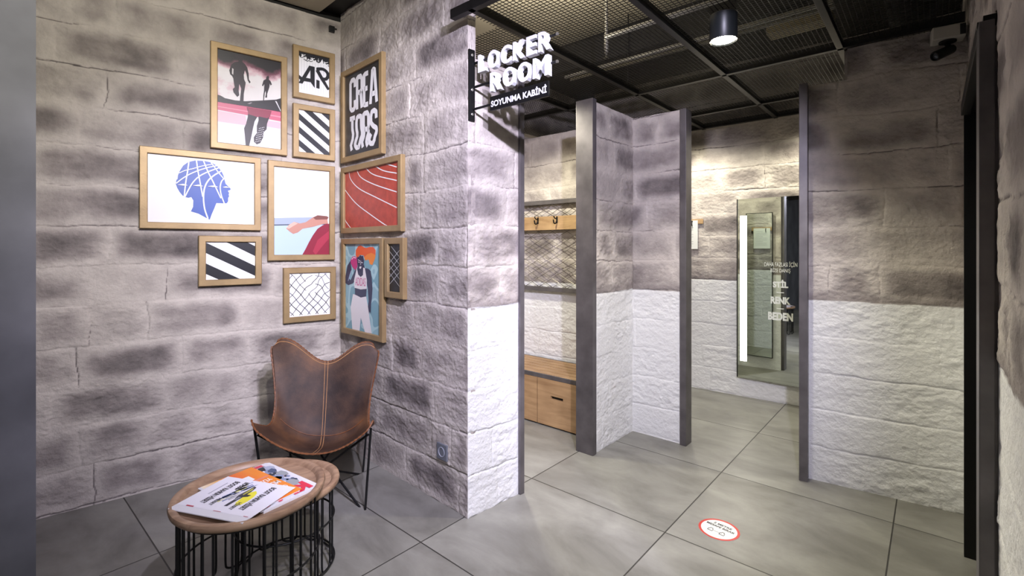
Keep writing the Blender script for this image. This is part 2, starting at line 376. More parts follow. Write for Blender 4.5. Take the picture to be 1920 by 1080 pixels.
CAB = Vector((-1.165, 3.27)); CBC = Vector((-.217, 2.357))
dA = Vector((.78478, .61978)); nA = Vector((.61978, -.78478)); A0 = CAB-dA*1.9
dB = (CBC-CAB).normalized(); nB = Vector((dB.y, -dB.x)); nB = nB if nB.y < 0 else -nB
dC = Vector((.725, .688)).normalized(); nC = Vector((dC.y, -dC.x))
p1 = CBC+dC*.345
WOB = {1: (nB+nC)[:]}
stone_wall('wall_left', CAB-dA*3.3, CAB, 2.86, 0, 11, .12)
stone_wall('wall_alcove_right', CAB, CBC, 3.05, 0, 23, .05, fade=(.02, .006), wob=(0, 1))
stone_wall('wall_sign', CBC, p1, 3.05, 1.03, 31, .12, ztop=lambda s: np.where(s < .051, 9, 2.268+.004*np.sin(s*60)), fade=(.006, .02), wob=(1, 0), body=[(.055, .345, 2.265)])
PD = Vector(W(-1.64, 2.69)); DE = Vector((.874, 3.487)); PE = Vector((1.15, 3.247))
stone_wall('wall_partition', PD, DE, 2.27, 1.03, 47, .115, fade=(.02, .004))
stone_wall('wall_alcove_back', DE, PE, 2.262, 1.03, 53, .09, fade=(.004, .02))
F0 = Vector(W(-2.9, 4.53)); F1 = Vector((1.714, 4.588)); F2 = Vector((2.406, 4.026)); dF = (F2-F1).normalized()
stone_wall('wall_far', F1-dF*1.05, F2+dF*1.0, 3.05, 1.03, 61, .1, zoff=.0)
G1 = Vector((1.708, 2.771)); G2 = Vector((2.262, 2.384)); dG = (G2-G1).normalized(); LG = (G2-G1).length
sG = (Vector((1.847, 2.674))-G1).dot(dG)
stone_wall('wall_right', G1, G2, 2.435, 1.03, 71, .1, ztop=lambda s: np.where(s < sG+.012*np.sin(s*9), 2.258, 9), body=[(0, sG, 2.25), (sG, LG, 2.43)], fade=(.02, .005))
# side wall with the dark doorway, running back past the camera
HD = Vector(W(.126, 0))-Vector(W(.126, 1)); HD.normalize()
stone_wall('wall_side', G2, Vector(W(.126, 2.86)), 3.05, 1.03, 83, .1, fade=(.005, .01))
stone_wall('wall_side_near', Vector(W(.126, 1.76)), Vector(W(.126, 1.22)), 3.05, 1.03, 89, .1, res=.008)
stone_wall('wall_side_over_door', Vector(W(.126, 2.86)), Vector(W(.126, 1.76)), 3.05, 0, 84, .1, z0=1.95, res=.008)
# cabin walls: behind the bench, and the back of the partition that carries the narrow mirror
stone_wall('wall_bench', W(-3.03, 3.33), W(-1.76, 3.33), 2.30, 1.03, 97, .05)
stone_wall('wall_cabin_left', W(-3.03, 1.75), W(-3.03, 4.6), 3.05, 1.03, 101, .1, res=.012)
stone_wall('wall_alcove_rear', (PE.x+.075, PE.y+.075), Vector(W(-2.3, 3.385)), 2.262, 1.03, 103, .03, res=.01)
stone_wall('wall_cabin_right', W(.15, 4.7), W(.15, 3.40), 3.05, 1.03, 107, .1, res=.012)

def wall_prism(name, P0, P1, z0, z1, thick, m, n=1):
    g = G(); P0 = Vector(P0[:2]); P1 = Vector(P1[:2]); d = (P1-P0).normalized(); nr = Vector((-d.y, d.x)); c = (P0+P1)/2+nr*thick/2
    g.obox((c.x, c.y, (z0+z1)/2), (d.x, d.y, 0), (nr.x, nr.y, 0), (0, 0, 1), (P1-P0).length, thick, z1-z0, m)
    return struct(g.build(name))
def PAp(a, o): return A0+dA*a+nA*o
# smooth concrete wall at the left edge, near the camera, and the shop wall behind the camera
wall_prism('wall_concrete', W(-2.384, -3.6), W(-2.384, .171), 0, 3.2, .95, CONC)
wall_prism('wall_back', W(2.2, -3.6), W(-2.5, -3.6), 0, 3.2, .1, CONC)
wall_prism('wall_shop_front', W(.14, 1.22), W(2.3, 1.22), 0, 3.2, .1, CONC)
wall_prism('wall_shop_right', W(2.2, 1.32), W(2.2, -3.6), 0, 3.2, .1, CONC)
g = G(); g.box((-6, -5, -.1), (6, 8, 0), floor_mat()); struct(g.build('floor'))
# ceilings
def slab(name, uv, z, m, t=.1):
    g = G(); P = [W(*q) for q in uv]; n = len(P)
    g.add([(x, y, z) for x, y in P]+[(x, y, z+t) for x, y in P], [tuple(range(n)), tuple(range(n, 2*n))]+[(i, (i+1) % n, n+(i+1) % n, n+i) for i in range(n)], m)
    return struct(g.build(name))
slab('ceiling', [(-4.6, -3.7), (2.3, -3.7), (2.3, 3.4), (-3.2, 3.4), (-3.2, 1.9), (-4.6, 1.9)], 3.05, CEIL)
slab('ceiling_dark', [(-3.2, 3.35), (.3, 3.35), (.3, 5.2), (-3.2, 5.2)], 3.0, DARK, .04)
g = G(); P = [PAp(-1.4, 0), PAp(1.76, 0), PAp(1.76, 0)+dB*1.5, PAp(-1.4, 0)+dB*1.5]
g.add([(p.x, p.y, z) for z in (2.885, 2.98) for p in P], [(0, 1, 2, 3), (4, 5, 6, 7)]+[(i, (i+1) % 4, 4+(i+1) % 4, 4+i) for i in range(4)], CEIL); struct(g.build('ceiling_soffit'))
g = G(); P = [PAp(-1.4, -.12), PAp(2.1, -.12), PAp(2.1, -.02), PAp(-1.4, -.02)]
g.add([(p.x, p.y, z) for z in (2.86, 3.05) for p in P], [(0, 1, 2, 3), (4, 5, 6, 7)]+[(i, (i+1) % 4, 4+(i+1) % 4, 4+i) for i in range(4)], DARK); struct(g.build('trim_above_left_wall'))

# ------------------------------------------------------------------ steel trims at the wall ends
def post(name, c, dx, lx, ly, z1):
    g = G(); dx = Vector((dx[0], dx[1], 0)).normalized(); dy = Vector((-dx.y, dx.x, 0))
    g.obox((c[0], c[1], z1/2), dx, dy, (0, 0, 1), lx, ly, z1, STEEL, .002)
    return struct(g.build(name))
U = Vector((*W(1, 0), 0)); Vv = Vector((*W(0, 1), 0))
q = p1+dC*.016-nC*.054; post('trim_1', q, dC, .032, .14, 2.27)
q = W(-1.695, 2.667); post('trim_2', q, U, .128, .045, 2.285)
q = (PE+Vector((1.2105, 3.272))).xy/2+Vector((.004, .0)); post('trim_3', (1.178, 3.262), U, .042, .098, 2.262)
q = G1-dG*.022; post('trim_4', (q.x, q.y), dG, .042, .12, 2.262)

# dark doorway in the side wall: reveal, near jamb, head and the closed leaf set back
g = G()
zD = 1.905
g.obox(W3(.20, 2.85, zD/2), U, Vv, (0, 0, 1), .20, .03, zD, BLACK)
g.obox(W3(.20, 1.80, zD/2), U, Vv, (0, 0, 1), .20, .08, zD, STEEL)
g.obox(W3(.20, 2.325, zD+.02), U, Vv, (0, 0, 1), .20, 1.08, .04, BLACK)
g.obox(W3(.105, 1.80, zD/2), U, Vv, (0, 0, 1), .03, .10, zD+.03, STEEL, .002)
g.obox(W3(.105, 2.325, zD+.015), U, Vv, (0, 0, 1), .03, 1.0, .05, BLACK, .002)
dr = struct(g.build('door_1')); INV[dr.name] = Matrix.Identity(4)
g = G(); g.obox(W3(.30, 2.325, zD/2), U, Vv, (0, 0, 1), .04, 1.02, zD, DARK); g.build('door_leaf', dr)
g = G(); g.tube([W3(.27, 1.95, 1.02), W3(.235, 1.95, 1.02), W3(.235, 2.06, 1.02)], .008, GALV); g.build('door_handle', dr)

# ------------------------------------------------------------------ framed pictures
class Plane:
    def __init__(s, O, d, n): s.O, s.d, s.n = O, d, n
    def p(s, a, z, off): q = s.O+s.d*a+s.n*off; return Vector((q.x, q.y, z))
    def px(s, x, y, off=.03):              # wall coordinates of a pixel on the plane that lies off in front of the wall
        Q = s.O+s.n*off; t = (x-960)/FOC; a = (t*Q.y-Q.x)/(s.d.x-t*s.d.y); return a, EYE-(y-HOR)/FOC*(Q.y+s.d.y*a)
PA = Plane(A0, dA, nA); PB = Plane(CAB, dB, nB)
def picture(pl, s0, s1, z0, z1, label, painter, wd=.036, group='framed prints in the corner'):
    c = pl.p((s0+s1)/2, z0, 0); t = thing('picture', label, 'picture', c, math.atan2(pl.d.y, pl.d.x), group)
    g = G(); D = .032; B = .004
    # mitred mouldings with a small bevel, hung just clear of the rough stone
    prof = [(0, B), (0, D-.003), (.003, D), (wd-.003, D), (wd, D-.004), (wd, .016), (wd, B)]
    cs = [(s0, z0, 1, 1), (s1, z0, -1, 1), (s1, z1, -1, -1), (s0, z1, 1, -1)]
    vs = [pl.p(a+sx*i, z+sz*i, o) for a, z, sx, sz in cs for i, o in prof]; n = len(prof)
    fs = [(k*n+i, k*n+(i+1) % n, ((k+1) % 4)*n+(i+1) % n, ((k+1) % 4)*n+i) for k in range(4) for i in range(n)]
    g.add(vs, fs, GOLD); g.build('frame', t)
    g = G(); g.flat = True; a0, a1, b0, b1 = s0+wd-.002, s1-wd+.002, z0+wd-.002, z1-wd+.002
    painter(g, pl, a0, a1, b0, b1); g.build('print', t); return t
def sheet(g, pl, a0, a1, b0, b1, m, off=.017):
    g.add([pl.p(a0, b0, off), pl.p(a1, b0, off), pl.p(a1, b1, off), pl.p(a0, b1, off), pl.p(a0, b0, .006), pl.p(a1, b0, .006), pl.p(a1, b1, .006), pl.p(a0, b1, .006)],
          [(0, 1, 2, 3), (7, 6, 5, 4), (0, 4, 5, 1), (1, 5, 6, 2), (2, 6, 7, 3), (3, 7, 4, 0)], m)
def clip(P, a0, a1, b0, b1): return [(min(max(a, a0), a1), min(max(b, b0), b1)) for a, b in P]
def tracer(g, pl, ox, oy, sc, box):        # shapes of a flat print, measured on the photo
    def f(pts, m, layer=1):
        P = clip([pl.px(ox+x/sc, oy+y/sc, .018) for x, y in pts], *box)
        g.poly([pl.p(a, b, .017+.0004*layer) for a, b in P], m)
    return f
def stroke(g, pl, P, wdt, m, layer, box=None):   # ribbon of constant width along wall coordinates
    n = len(P); L_, R_ = [], []
    for i in range(n):
        a = Vector(P[max(i-1, 0)]); b = Vector(P[min(i+1, n-1)]); d = (b-a).normalized() if (b-a).length > 0 else Vector((1, 0)); q = Vector((-d.y, d.x))*wdt/2; c = Vector(P[i])
        L_.append(c+q); R_.append(c-q)
    pts = [(p.x, p.y) for p in L_+R_]
    if box: pts = clip(pts, *box)
    g.add([pl.p(a, b, .017+.0004*layer) for a, b in pts], [(i, i+1, n+i+1, n+i) for i in range(n-1)], m)
def smooth2(P, n=6): return [(p.x, p.y) for p in bez([(a, b, 0) for a, b in P], n)]
PAPER = mat('print_white', srgb(236, 236, 238), .35); INK = mat('print_black', srgb(30, 31, 36), .35); BLUE = mat('print_blue', srgb(52, 88, 176), .4)
def flat(h, r=.4): return mat('print_'+h, srgb(h), r)

def print_mat(name, fn):
    m = bpy.data.materials.new(name); m.use_nodes = True; nt = m.node_tree; b = nt.nodes['Principled BSDF']; b.inputs['Roughness'].default_value = .38
    fn(nt, nt.nodes, nt.links.new, b); return m
def smoke(nt, n, L, b):
    tc = n.new('ShaderNodeTexCoord'); t = n.new('ShaderNodeTexNoise'); t.inputs['Scale'].default_value = 7; t.inputs['Detail'].default_value = 6; L(tc.outputs['Object'], t.inputs[0])
    s = n.new('ShaderNodeSeparateXYZ'); L(tc.outputs['Object'], s.inputs[0])
    mr = n.new('ShaderNodeMapRange'); mr.inputs[1].default_value = .58; mr.inputs[2].default_value = .45; L(s.outputs[2], mr.inputs[0])
    ad = n.new('ShaderNodeMath'); ad.operation = 'MULTIPLY_ADD'; ad.inputs[1].default_value = 1.9; L(t.outputs['Fac'], ad.inputs[0])
    a2 = n.new('ShaderNodeMath'); a2.operation = 'SUBTRACT'; a2.inputs[1].default_value = 1.2; L(mr.outputs[0], a2.inputs[0]); L(a2.outputs[0], ad.inputs[2])
    r = n.new('ShaderNodeValToRGB'); e = r.color_ramp.elements; e[0].position = .12; e[0].color = srgb(32, 28, 32); e[1].position = .95; e[1].color = srgb(226, 222, 220)
    k = e.new(.38); k.color = srgb(122, 72, 88); k = e.new(.58); k.color = srgb(208, 172, 180); k = e.new(.72); k.color = srgb(222, 218, 216)
    L(ad.outputs[0], r.inputs[0]); L(r.outputs[0], b.inputs[0])
SMOKE = print_mat('print_smoke', smoke)
def blobs(nt, n, L, b):
    tc = n.new('ShaderNodeTexCoord'); t = n.new('ShaderNodeTexNoise'); t.inputs['Scale'].default_value = 9; t.inputs['Detail'].default_value = 0; L(tc.outputs['Object'], t.inputs[0])
    r = n.new('ShaderNodeValToRGB'); r.color_ramp.interpolation = 'CONSTANT'; e = r.color_ramp.elements; e[0].color = srgb(122, 168, 182); e[1].position = .5; e[1].color = srgb(172, 208, 214); k = e.new(.6); k.color = srgb(146, 186, 198)
    L(t.outputs['Fac'], r.inputs[0]); L(r.outputs[0], b.inputs[0])
BLOBS = print_mat('print_blue_blobs', blobs)

def art_runners(g, pl, *bx):
    sheet(g, pl, *bx, SMOKE); f = tracer(g, pl, 390, 70, 4.694, bx)
    a0, a1, b0, b1 = bx
    DK = flat('241a22'); RD = flat('a8344e'); PK = flat('c9607a'); LP = flat('dcb6c0'); LG = flat('d6d4d8')
    f([(60, 560), (670, 658), (670, 1010), (60, 1010)], LG, 1)
    f([(60, 500), (110, 512), (150, 535), (240, 555), (330, 562), (480, 555), (600, 548), (670, 540), (670, 662), (60, 564)], flat('201c20'), 2)
    f([(60, 562), (670, 658), (670, 745), (60, 632)], PK, 2); f([(60, 600), (670, 700), (670, 712), (60, 608)], flat('d98a9c'), 3)
    f([(60, 640), (330, 688), (345, 775), (60, 735)], LP, 2); f([(520, 730), (670, 755), (670, 810), (520, 785)], LP, 2)
    f([(340, 612), (440, 628), (440, 690), (410, 740), (396, 800), (380, 880), (362, 955), (332, 952), (325, 870), (318, 800), (335, 760), (350, 700), (352, 660)], DK, 3)
    f([(440, 640), (560, 648), (545, 690), (520, 760), (515, 810), (490, 835), (485, 880), (460, 930), (430, 942), (405, 920), (403, 880), (430, 840), (430, 780), (445, 730)], DK, 3)
    f([(340, 612), (440, 628), (560, 648), (545, 700), (520, 712), (442, 696), (430, 700), (352, 676), (352, 640)], flat('8a2c44'), 4)
    for i in range(5):
        for j in range(7):
            x = 418+i*13+j*3.0; y = 915-j*19-i*3
            if (i, j) in ((0, 6), (4, 0), (0, 5), (4, 1)): continue
            f([(x, y), (x+6, y+1), (x+6, y+8), (x, y+7)], LG, 5)
    f([(225, 165), (240, 150), (270, 158), (285, 148), (305, 165), (310, 190), (300, 215), (325, 235), (345, 265), (358, 320), (360, 370), (375, 395), (365, 405), (350, 380), (338, 320), (325, 290), (315, 330), (318, 370), (332, 400), (325, 440), (315, 500), (313, 560), (280, 562), (285, 510), (292, 450), (275, 410), (270, 470), (275, 510), (258, 525), (225, 485), (218, 455), (235, 440), (228, 400), (222, 360), (212, 340), (195, 325), (187, 290), (205, 240), (235, 218), (270, 213), (262, 190), (235, 175)], DK, 4)
    f([(213, 270), (225, 280), (222, 330), (210, 320)], flat('cfc9ca'), 5)
    f([(515, 345), (530, 338), (538, 350), (535, 370), (550, 385), (562, 415), (550, 425), (545, 405), (540, 440), (530, 470), (520, 500), (520, 530), (503, 530), (510, 495), (508, 470), (500, 490), (492, 560), (485, 560), (487, 510), (493, 470), (495, 410), (485, 430), (475, 425), (488, 380), (510, 368)], DK, 4)
    f([(590, 560), (604, 563), (655, 652), (640, 655)], LG, 4); f([(345, 585), (375, 572), (390, 575), (370, 588)], flat('8c8488'), 4)
def art_ar(g, pl, *bx):
    sheet(g, pl, *bx, PAPER); f = tracer(g, pl, 240, 60, 3.692, bx)
    R = random.Random(3); top = []; n = 34
    for i in range(n+1):
        x = 1170+240*i/n; y = 130+62*i/n; top.append((x, y+12+R.random()*38))
    f([(1170, 100), (1412, 165)]+top[::-1], INK, 1)
    for i in range(26):
        x = 1180+R.random()*220; y = 140+(x-1177)*.27+R.random()*40; f([(x, y), (x+14, y+7), (x+26, y+3), (x+28, y+7), (x+14, y+12), (x-2, y+4)], PAPER if i % 2 else INK, 2+i % 3)
    for i in range(12):
        x = 1182+i*19; y0 = 180+(x-1177)*.27; f([(x, y0), (x+1.5, y0), (x+1.5, y0+210), (x, y0+210)], flat('b8bcc4'), 1)
    f([(1180, 352), (1208, 358), (1264, 262), (1292, 242), (1254, 233)], INK, 6); f([(1262, 238), (1292, 243), (1292, 388), (1262, 345)], INK, 7)
    f([(1178, 293), (1200, 311), (1266, 324), (1266, 348), (1196, 336), (1178, 318)], INK, 8); f([(1303, 247), (1326, 252), (1326, 300), (1303, 262)], INK, 6); f([(1303, 330), (1326, 338), (1326, 394), (1303, 388)], INK, 6)
    P = lambda L: [pl.px(240+x/3.692, 60+y/3.692, .018) for x, y in L]
    stroke(g, pl, smooth2(P([(1308, 256), (1348, 258), (1376, 278), (1384, 304), (1370, 326), (1338, 324)])), .020, INK, 7, bx); stroke(g, pl, P([(1308, 264), (1346, 330), (1392, 400)]), .022, INK, 8, bx)
def stripes(k, per, ph, fr=.5):
    def art(g, pl, a0, a1, b0, b1):
        sheet(g, pl, a0, a1, b0, b1, PAPER); Wd = a1-a0; Hh = b1-b0
        for i in range(-6, 12):
            t0 = ph+i*per; t1 = t0+per*fr
            # clip the slanted band v = t + k*u to the unit square
            P = [(0, t0), (1, t0+k), (1, t1+k), (0, t1)]
            for lim, sg in ((0, 1), (1, -1)):
                out = []
                for j in range(len(P)):
                    a, b = P[j], P[(j+1) % len(P)]; ia, ib = sg*(a[1]-lim) >= 0, sg*(b[1]-lim) >= 0
                    if ia: out.append(a)
                    if ia != ib: q = (lim-a[1])/(b[1]-a[1]); out.append((a[0]+(b[0]-a[0])*q, lim))
                P = out
                if not P: break
            if len(P) > 2: g.poly([pl.p(a0+u*Wd, b1-v*Hh, .0175) for u, v in P], INK)
    return art
def art_creators(g, pl, a0, a1, b0, b1):
    sheet(g, pl, a0, a1, b0, b1, INK); Wd = a1-a0; Hh = b1-b0
    Lt = {'C': [[(.9, .28), (.9, .12), (.7, .04), (.35, .04), (.12, .12), (.12, .88), (.35, .96), (.7, .96), (.9, .88), (.9, .68)]],
          'R': [[(.12, 1), (.12, .03), (.7, .03), (.9, .12), (.9, .42), (.7, .5), (.15, .5)], [(.55, .5), (.75, .58), (.9, 1)]],
          'E': [[(.9, .04), (.14, .04), (.14, .96), (.9, .96)], [(.14, .48), (.78, .48)]],
          'A': [[(.1, 1), (.36, .02), (.62, .02), (.92, 1)], [(.22, .72), (.8, .72)]],
          'T': [[(0, .04), (1, .04)], [(.5, .04), (.5, 1)]],
          'O': [[(.5, .04), (.85, .07), (.9, .2), (.9, .85), (.7, .96), (.3, .96), (.1, .85), (.1, .2), (.2, .07), (.5, .04)]],
          'S': [[(.9, .28), (.88, .1), (.6, .04), (.25, .06), (.12, .2), (.14, .36), (.4, .48), (.75, .56), (.9, .7), (.88, .88), (.6, .97), (.25, .95), (.1, .84), (.1, .68)]]}
    def word(w, v0, v1, wave):
        x = .13; wd = {'C': .165, 'R': .17, 'E': .145, 'A': .2, 'T': .15, 'O': .17, 'S': .18}; gap = .027
        for ch in w:
            for P in Lt[ch]:
                Q = []
                for i in range(len(P)-1):
                    for k in range(6): t = k/6; Q.append((P[i][0]+(P[i+1][0]-P[i][0])*t, P[i][1]+(P[i+1][1]-P[i][1])*t))
                Q.append(P[-1]); R_ = []
                for a, b in Q:
                    u = x+.02+a*(wd[ch]-.0); v = v0+b*(v1-v0)
                    if wave and b > .35: u += .045*math.sin((b-.35)*9)*min(1, (b-.35)*3)
                    R_.append((a0+u*Wd, b1-v*Hh))
                stroke(g, pl, R_, .031, PAPER, 1)
            x += wd[ch]+gap
    word('CREA', .07, .46, False); word('TORS', .53, .93, True)
def art_head(g, pl, *bx):
    sheet(g, pl, *bx, PAPER); f = tracer(g, pl, 310, 280, 7.2, bx)
    f([(345, 838), (375, 775), (378, 690), (350, 645), (310, 655), (270, 645), (235, 625), (195, 580), (160, 520), (140, 465), (150, 410), (165, 400), (170, 350), (195, 290), (240, 220), (310, 170), (400, 150), (520, 155), (620, 175), (700, 225), (755, 290), (785, 350), (800, 410), (815, 465), (850, 500), (882, 530), (880, 548), (845, 560), (862, 590), (855, 610), (862, 635), (848, 655), (848, 700), (830, 728), (790, 730), (690, 725), (660, 800), (625, 880), (600, 950), (550, 925), (450, 870)], BLUE, 1)
    P = lambda L: smooth2([pl.px(310+x/7.2, 280+y/7.2, .018) for x, y in L])
    for i, (L, wd) in enumerate([([(318, 170), (300, 300), (275, 450), (255, 640)], 1), ([(420, 150), (440, 290), (470, 450), (505, 640)], 1), ([(515, 155), (570, 290), (640, 430), (750, 660)], 1), ([(615, 175), (700, 290), (790, 400)], .9),
            ([(265, 640), (310, 550), (370, 450), (450, 370), (560, 310), (720, 250)], 1), ([(575, 935), (530, 800), (515, 650), (530, 520), (580, 420), (660, 350), (760, 290)], 1.2), ([(795, 730), (755, 620), (740, 520), (755, 440), (790, 395)], 1),
            ([(145, 460), (230, 395), (330, 335), (450, 285), (580, 245), (700, 222)], .9), ([(185, 320), (270, 285), (370, 262), (500, 225), (630, 203)], .7)]):
        stroke(g, pl, P(L), .0062*wd, PAPER, 2+i)
    for e in ([(160, 478), (240, 466), (305, 488), (240, 490)], [(365, 490), (450, 476), (515, 500), (440, 499)], [(570, 500), (660, 486), (715, 512), (640, 511)], [(770, 510), (820, 500), (868, 517), (820, 520)]): f(e, PAPER, 12)
def art_beach(g, pl, *bx):
    sheet(g, pl, *bx, flat('eef0f4')); f = tracer(g, pl, 240, 260, 2.842, bx)
    f([(760, 422), (1090, 417), (1090, 458), (760, 462)], flat('a4b2c4'), 1); f([(760, 460), (1090, 455), (1090, 630), (760, 630)], flat('b8cfe8'), 1)
    f([(760, 457), (1090, 452), (1090, 458), (760, 463)], flat('4a5468'), 2)
    f([(928, 630), (945, 590), (965, 550), (985, 515), (1010, 480), (1040, 460), (1090, 448), (1090, 630)], flat('8c2038'), 3)
    f([(985, 600), (1010, 540), (1060, 500), (1090, 490), (1090, 530), (1030, 580), (1000, 625)], flat('a83048'), 4)
    f([(842, 478), (856, 460), (885, 443), (915, 452), (945, 446), (985, 420), (1010, 408), (1060, 413), (1090, 428), (1090, 452), (1040, 455), (985, 470), (930, 480), (905, 500), (880, 508), (868, 500), (858, 492)], flat('c08c7c'), 5)
    f([(985, 420), (1010, 408), (1060, 413), (1090, 424), (1060, 430), (1000, 432)], flat('7c4c44'), 6); f([(842, 478), (856, 460), (885, 443), (905, 452), (880, 466), (858, 480)], flat('dcb4a4'), 6)
    f([(1062, 430), (1090, 412), (1090, 450), (1066, 456)], flat('e8dcd8'), 7)
def art_track(g, pl, *bx):
    sheet(g, pl, *bx, mat('track_red', srgb(176, 66, 48), .5, bump=.1, bscale=300, var=.18, vscale=30))
    P = lambda L: smooth2([pl.px(240+x/2.842, 260+y/2.842, .018) for x, y in L], 5)
    for i, L in enumerate([[(1177, 165), (1186, 215), (1230, 265), (1320, 312), (1432, 367)], [(1216, 160), (1240, 205), (1310, 243), (1432, 284)], [(1262, 152), (1310, 192), (1432, 223)], [(1308, 140), (1360, 170), (1432, 184)], [(1362, 130), (1432, 151)], [(1145, 258), (1210, 340), (1290, 403), (1385, 470)], [(1145, 420), (1186, 476)]]):
        stroke(g, pl, P(L), .006, PAPER, 2, bx)
def art_fence(g, pl, a0, a1, b0, b1):
    sheet(g, pl, a0, a1, b0, b1, PAPER); R = random.Random(5); n = 6; Wd = a1-a0; Hh = b1-b0
    def dis(u, v):
        k = max(0, (v-.38))*max(0, u-.25)*3
        return (u+.05*k*math.sin(v*23+u*8), v+.06*k*math.sin(u*17+1)+.10*max(0, v-.55)*math.sin(u*9))
    for fam in (0, 1):
        for i in range(-n, 2*n):
            Q = []
            for k in range(30):
                t = k/29
                u, v = (i/(n*.82)*1.0+t*.95, t) if fam == 0 else (i/(n*.82)*1.0+t*.95, 1-t)
                zz = .012*math.sin(t*n*math.pi*2/2+i)
                u, v = dis(u+zz, v)
                if 0 < u < 1 and 0 < v < 1 and not (.42 < u < .62 and v > .55 and fam): Q.append((a0+u*Wd, b0+v*Hh))
                else:
                    if len(Q) > 2: stroke(g, pl, Q, .0028+.0012*R.random(), INK if (i+k) % 3 else flat('3a3f58'), 1+fam)
                    Q = []
            if len(Q) > 2: stroke(g, pl, Q, .003, INK, 1+fam)
def art_boxer(g, pl, *bx):
    sheet(g, pl, *bx, BLOBS); f = tracer(g, pl, 630, 440, 5.143, bx)
    NV = flat('262a4e'); OR = flat('e8602c'); O2 = flat('f08a38'); PKK = flat('c8307c'); WH = flat('ece8ea')
    f([(190, 150), (210, 115), (232, 100), (262, 118), (290, 128), (325, 118), (358, 118), (382, 150), (380, 200), (375, 230), (350, 292), (325, 285), (315, 240), (280, 250), (265, 200), (230, 195), (205, 232), (190, 200)], OR, 1)
    f([(300, 190), (340, 175), (380, 195), (375, 230), (350, 292), (325, 285), (315, 240), (285, 248), (270, 220)], O2, 2)
    f([(215, 300), (270, 290), (280, 322), (310, 328), (335, 350), (345, 420), (352, 520), (346, 610), (338, 680), (336, 765), (325, 740), (318, 775), (310, 740), (303, 735), (315, 640), (306, 520), (292, 430), (240, 430), (205, 420), (205, 330)], NV, 3)
    f([(140, 250), (150, 340), (125, 420), (140, 440), (180, 350), (210, 322), (205, 400), (165, 470), (120, 487), (85, 465), (83, 410), (110, 300)], NV, 3)
    f([(182, 500), (298, 510), (290, 598), (240, 607), (183, 577)], NV, 3)
    f([(203, 225), (212, 212), (222, 215), (235, 196), (248, 208), (262, 203), (272, 250), (265, 310), (242, 342), (215, 315), (203, 262)], NV, 5)
    f([(143, 240), (160, 212), (182, 207), (203, 222), (208, 310), (190, 343), (165, 320), (143, 275)], PKK, 5); f([(150, 235), (172, 214), (196, 222), (190, 230), (170, 224), (156, 242)], flat('f4c8dc'), 6)
    f([(203, 318), (216, 385), (240, 408), (262, 390), (264, 318), (280, 322), (300, 440), (298, 522), (240, 528), (180, 512), (176, 440)], WH, 6)
    f([(165, 572), (185, 578), (240, 606), (292, 596), (310, 700), (345, 950), (280, 952), (240, 800), (228, 930), (158, 912), (142, 700)], WH, 4)
    f([(232, 305), (250, 308), (240, 330), (226, 322)], flat('f4f0f0'), 7)
    for L in ([(215, 240), (235, 255)], [(245, 268), (262, 270)], [(216, 262), (232, 268)], [(243, 250), (240, 292)]): stroke(g, pl, [pl.px(630+x/5.143, 440+y/5.143, .018) for x, y in L], .004, WH, 8)
    stroke(g, pl, [pl.px(630+x/5.143, 440+y/5.143, .018) for x, y in [(150, 345), (135, 390), (120, 445)]], .005, flat('b8c0dc'), 7)
    a, b = pl.px(630+190/5.143, 440+488/5.143, .018); c, d = pl.px(630+288/5.143, 440+446/5.143, .018)
    fit_text(g, 'ADIDAS', pl.p(a, b, .0205), (pl.d.x, pl.d.y, 0), (0, 0, 1), (pl.n.x, pl.n.y, 0), c-a, .052, flat('c8508c'), .0)
def art_net(g, pl, a0, a1, b0, b1):
    sheet(g, pl, a0, a1, b0, b1, flat('1c1e22')); Wd = a1-a0; Hh = b1-b0; M = flat('c8ccd0')
    bx = (a0, a1, b0, b1)
    for i in range(-3, 12):
        for fam in (0, 1):
            z = b0+i*.042+(.02 if fam else 0); P = [(a0, z), (a0+Wd*.5, z+.045), (a1, z+.09)] if fam == 0 else [(a0, z+.09), (a0+Wd*.5, z+.045), (a1, z)]
            if z > b0 and z+.09 < b1: stroke(g, pl, P, .0028, M, 1+fam, bx)
PX = [
 (PA, 1.143, 1.556, 1.908, 2.527, 'large gold-framed print of two runners in pink smoke above a pair of running legs', art_runners),
 (PA, 1.590, 1.853, 2.288, 2.624, 'small gold-framed print with the black letters AR dripping on white', art_ar),
 (PA, 1.590, 1.854, 1.908, 2.250, 'small upright gold-framed print of black and white diagonal stripes below the AR print', stripes(.55, .31, .07)),
 (PA, .818, 1.406, 1.433, 1.877, 'wide gold-framed print of a blue head in profile crossed by white lines', art_head),
 (PA, 1.445, 1.853, 1.248, 1.871, 'tall gold-framed photo of an outstretched arm and red shirt against white sky', art_beach),
 (PA, 1.085, 1.411, 1.107, 1.398, 'small wide gold-framed print of diagonal stripes below the blue head', stripes(.64, .54, .02, .5)),
 (PA, 1.534, 1.859, .851, 1.201, 'square gold-framed print of torn black wire fence, lowest of the left wall', art_fence),
 (PB, .061, .578, 1.889, 2.494, 'gold-framed black poster with the tall white letters CREA TORS', art_creators),
 (PB, .064, .781, 1.422, 1.857, 'gold-framed print of a red running track with curved white lines', art_track),
 (PB, .069, .583, .765, 1.387, 'tall gold-framed illustration of a boxer with orange hair, behind the chair back', art_boxer),
 (PB, .604, .801, 1.038, 1.385, 'narrow gold-framed print of wire netting on black beside the boxer illustration', art_net)]
for a in PX: picture(*a[:5], a[5], a[6])

